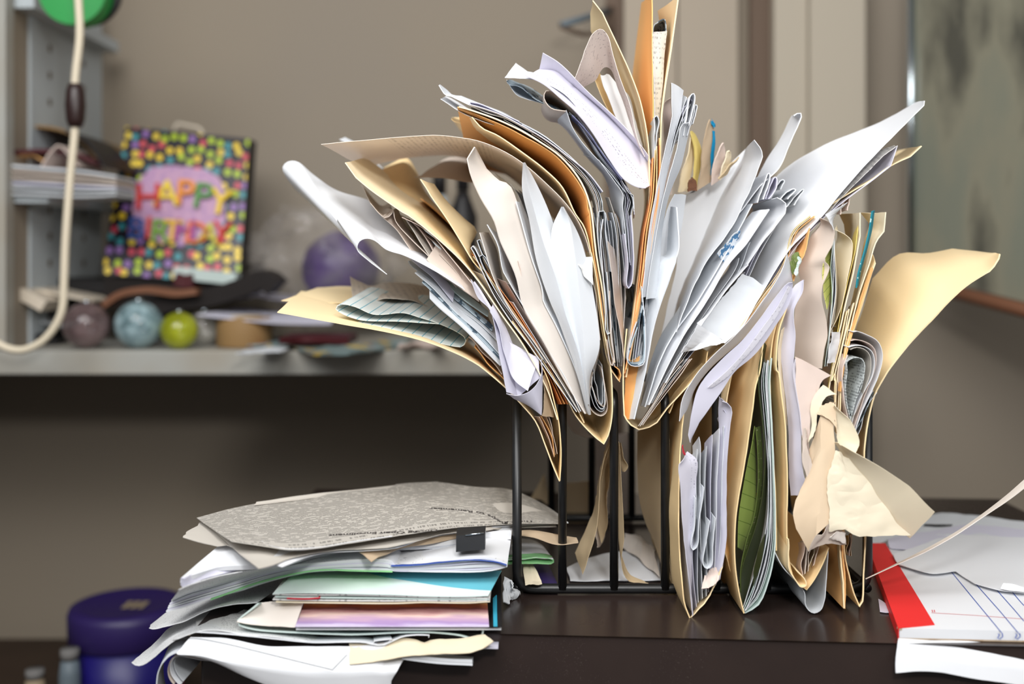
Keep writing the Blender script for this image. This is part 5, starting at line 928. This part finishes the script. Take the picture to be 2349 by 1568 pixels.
ln, lc = parse('@.7848 J 320 1236 400 1222 500 1222 700 1258 1000 1330 1250 1392 1492 1450 ! 1600 1340'); pts_ = resample(ln, lc, 60)[0]
def on_top(o): return o
dsh = [o for o in col.objects if o.get('label', '') == 'large drawing sheet hanging over the front of the desk'][0]
tube('pencil_line', [p+Vector((0, -.0035, 0)) for p in pts_], .00028, 'black_plastic', dsh, 6)
S('paper_scrap', 'crumpled tan paper strip hanging at the desk edge under the magazine', 'kraft_light', '@.788 K 12 1292 270 1270 400 1250 500 1240 620 1222 820 1218 940 1180 978 1150', None, .1, back='@.802 K 0 1160 200 1160 350 1125 450 1130 500 1145 560 1125 760 1120 905 1095', th=.0006, wob=.0012, n=44)
for i in range(5):
    S('paper_sheet', 'page of the thin block jutting over the desk edge, %s from the top of five' % ORD[i], ['cool', 'white', 'grey', 'white', 'cool'][i], '@.792 K 360 %g 600 %g 832 %g' % (1235+i*7, 1262+i*8, 1275+i*8), .792, .1, back='@.88 K 400 %g 640 %g 865 %g' % (1160+i*4, 1170+i*4, 1190+i*5), th=.0010, wob=.0002, group='thin block jutting over the desk edge', n=20)
S('paper_sheet', 'lavender page block corner right of the sunset magazine foot', 'lavender', '@.796 K 850 1190 930 1190 1006 1190', None, .1, back='@.86 K 860 1060 930 1055 1022 1055', th=.0015, wob=.0001)
S('paper_sheet', 'white curled edge over the magazine border right side', 'white', '@.81 K 1030 900 1030 760 1040 700', .81, .02, back='@.84 K 1036 900 1036 780 1036 690', th=.0004) if False else None
# ================================================================ right side of the desk
pd = empty('notepad', W(2062, 1463, z=0), 'white ruled notepad with a red taped binding at the right', 'notepad')
zt_ = .0095
A0, A1, A2, A3 = W(2062, 1439, z=zt_), W(2144, 1431, z=zt_), W(2031, 1245, z=zt_), W(1990, 1245, z=zt_)
dirR = Vector((1, -.06, 0)).normalized(); R0 = A0+dirR*.215; R3 = A3+dirR*.215
dn = Vector((0, 0, .0015))
prism('pages', [A0+Vector((.0006, .001, -.0008)), R0-dn*.5, R3-dn*.5, A3-dn*.5], .0072, 'white', pd)
prism('backing_board', [A0-Vector((-.0004, -.001, .0081)), R0-Vector((0, 0, .0081)), R3-Vector((0, 0, .0081)), A3-Vector((0, 0, .0081))], .0010, 'kraft', pd)
bd = prism('red_binding', [A0, A1, A2, A3], .0006, 'red_cover', pd); bd['label'] = 'red taped binding strip'
lf = (A3-A0).normalized(); out_ = Vector((-.0006, 0, 0))
mesh_obj('binding_side', [A0+out_, A3+out_, A3+out_-Vector((0, 0, .0094)), A0+out_-Vector((0, 0, .0094)), A0, A3, A3-Vector((0, 0, .0094)), A0-Vector((0, 0, .0094))], [(0, 1, 2, 3), (4, 7, 6, 5), (0, 3, 7, 4), (0, 4, 5, 1)], 'red_cover', pd, smooth=False)
prism('board_edge', [A0+Vector((.0003, .0002, -.0007)), A1.lerp(A0, .06)+Vector((0, .0002, -.0007)), A1.lerp(A0, .06)+Vector((0, .004, -.0007)), A0+Vector((0, .004, -.0007))], .0014, 'kraft', pd)
zl = zt_-.0004
for s_ in ('L 905 555 1085 670 1290 920 1505 1180', 'L 1300 797 1480 1000 1640 1190', 'L 1465 848 1600 1000 1672 1085', 'L 1583 862 1640 930 1672 965'):
    P_ = [W(p.x*F/p.y+CX, HY+(CZ-p.z)*F/p.y, z=zl) for p in parse(s_, 1)[0]]
    V, Fc = [], []
    for k in range(len(P_)-1):
        a, b = P_[k], P_[k+1]; t = (b-a).normalized(); s2 = Vector((-t.y, t.x, 0))*.00035; b0 = len(V)
        V += [a-s2, a+s2, b+s2, b-s2]; Fc.append((b0, b0+1, b0+2, b0+3))
    mesh_obj('ruled_line', V, Fc, 'blue_ink', pd, smooth=False)
def flat_line(s_, z, m, par, w_=.00035, nm='ruled_line'):
    P_ = [W(p.x*F/p.y+CX, HY+(CZ-p.z)*F/p.y, z=z) for p in parse(s_, 1)[0]]; V, Fc = [], []
    for k in range(len(P_)-1):
        a, b = P_[k], P_[k+1]; t = (b-a).normalized(); s2 = Vector((-t.y, t.x, 0))*w_; b0 = len(V); V += [a-s2, a+s2, b+s2, b-s2]; Fc.append((b0, b0+1, b0+2, b0+3))
    return mesh_obj(nm, V, Fc, m, par, smooth=False)
flat_line('L 960 1020 1300 1040 1672 1068', zl, 'red_ink', pd, .0003, 'margin_line')
for s_ in ('L 965 998 970 1015', 'L 982 998 986 1015'): flat_line(s_, zl, 'red_ink', pd, .0003, 'margin_line')
for xx in (1490, 1625):
    flat_line('L %d 1180 %d 1205 %d 1225 %d 1215 %d 1190 %d 1180' % (xx+15, xx+18, xx-5, xx-20, xx-8, xx-18), zl, 'blue_ink', pd, .0004, 'pen_loop')
S('paper_sheet', 'white paper hanging over the desk edge below the notepad', 'letter_print' and 'white', '@.792 L 708 1218 900 1232 1200 1240 1672 1260', None, .1, mids=('@.782 L 685 1350 950 1350 1300 1400 1700 1440',), back='@.779 L 690 1482 850 1468 1000 1478 1300 1530 1700 1590', th=.0006, wob=.0006, n=30, nv=12)
S('paper_sheet', 'white sheet corner on the desk at the foot of the red binding', 'lavender', '^.0012 L 565 1012 600 1018 640 1020', None, .1, back='^.0012 L 552 915 580 930 620 960', th=.0005, wob=0)
S('paper_sheet', 'broad white sheet with a lifted edge lying across the notepad', 'white', '^.012 L 705 650 950 720 1150 700 ! 1300 795 ! 1470 845 1580 858 1700 868', None, .1, back='^.013 L 660 575 850 510 1000 450 ! 1200 420 ! 1400 430 1560 440 1700 445', th=.0005, wob=.0008, n=40)
S('paper_scrap', 'small curled white corner on the sheet at the right frame edge', 'white', '^.0135 L 1490 838 1580 852 1700 862', None, .1, back='^.018 L 1515 792 1600 805 1700 828', th=.0005, wob=.0002)
S('paper_sheet', 'lavender tinted sheet behind the notepad at the right', 'lavender', '^.0105 L 640 520 900 560 1200 600 1700 650', None, .1, back='^.012 L 620 455 900 400 1250 350 1700 390', th=.0006, wob=.0014)
S('paper_sheet', 'white sheet with an arched back edge near the back right of the desk', 'cool', '^.011 L 560 470 900 420 1200 440 1700 480', None, .1, back='^.013 L 960 262 ! 1050 252 1300 272 1700 320', th=.0006, wob=.0012)
S('paper_sheet', 'pale sheet with small print at the right frame edge', 'printed', '^.0125 L 1540 560 1600 580 1700 610', None, .1, back='^.0130 L 1560 500 1640 505 1700 510', th=.0004, wob=0)
S('paper_sheet', 'lowest white sheet behind the red binding at the right end of the rack', 'white', '^.0020 L 490 560 800 700 1100 760 1700 800', None, .1, back='^.0030 L 490 440 700 400 900 380 1100 370', th=.0010, wob=.0004)
S('card_sleeve', 'thin dark card between the sheets at the back right of the desk', 'black_plastic', '^.0125 L 900 352 1000 356 1120 350', None, .1, back='^.0130 L 910 343 1000 346 1120 345', th=.0012, wob=0, cat='card')
S('paper_strip', 'narrow white paper strip rising from the rack out of the frame at right', 'warm', 'L 455 762 700 650 920 552 1150 425 1380 270 1560 150 1700 45', .86, .01, back='L 455 758 700 640 920 530 1150 400 1380 240 1560 100 1700 -25', db=.872, th=.0006, wob=.0002, cat='paper strip', mids=())
# ---------------------------------------------------------------- headline lettering on the top newsprint sheet (it lies upside down)
def ink_text(body, sheet, px, py, z, size, mat, ang, squash=1.0):
    cu = bpy.data.curves.new('headline', 'FONT'); cu.body = body; cu.size = size; cu.offset = .0002; cu.align_x = 'CENTER'
    t = bpy.data.objects.new('headline_tmp', cu); col.objects.link(t); dg = bpy.context.evaluated_depsgraph_get()
    me = bpy.data.meshes.new_from_object(t.evaluated_get(dg)); bpy.data.objects.remove(t)
    from mathutils.bvhtree import BVHTree
    bv = BVHTree.FromPolygons([v.co+sheet.location for v in sheet.data.vertices], [tuple(p.vertices) for p in sheet.data.polygons])
    c = W(px, py, z=z); R = Matrix.Rotation(ang, 3, 'Z')
    for v in me.vertices:
        p = R@Vector((v.co.x, v.co.y*squash, 0))+Vector((c.x, c.y, 0)); h = bv.ray_cast(Vector((p.x, p.y, .3)), Vector((0, 0, -1)))[0]
        v.co = Vector((p.x, p.y, (h.z if h else z)+.0005))-sheet.location
    me.materials.clear(); me.materials.append(MATS[mat]); o = bpy.data.objects.new('headline', me); col.objects.link(o); o.parent = sheet; return o
top_sheet = [o for o in col.objects if o.get('label', '').startswith('printed newsprint sheet on top')][0]
plain('print_ink', (84, 80, 78), .8, .1)
ink_text('The 7 Steps to Remember', top_sheet, 1105, 1196, .060, .0085, 'print_ink', math.pi+.05)
ink_text('During Open Enrollment', top_sheet, 880, 1218, .072, .0085, 'print_ink', math.pi+.10)
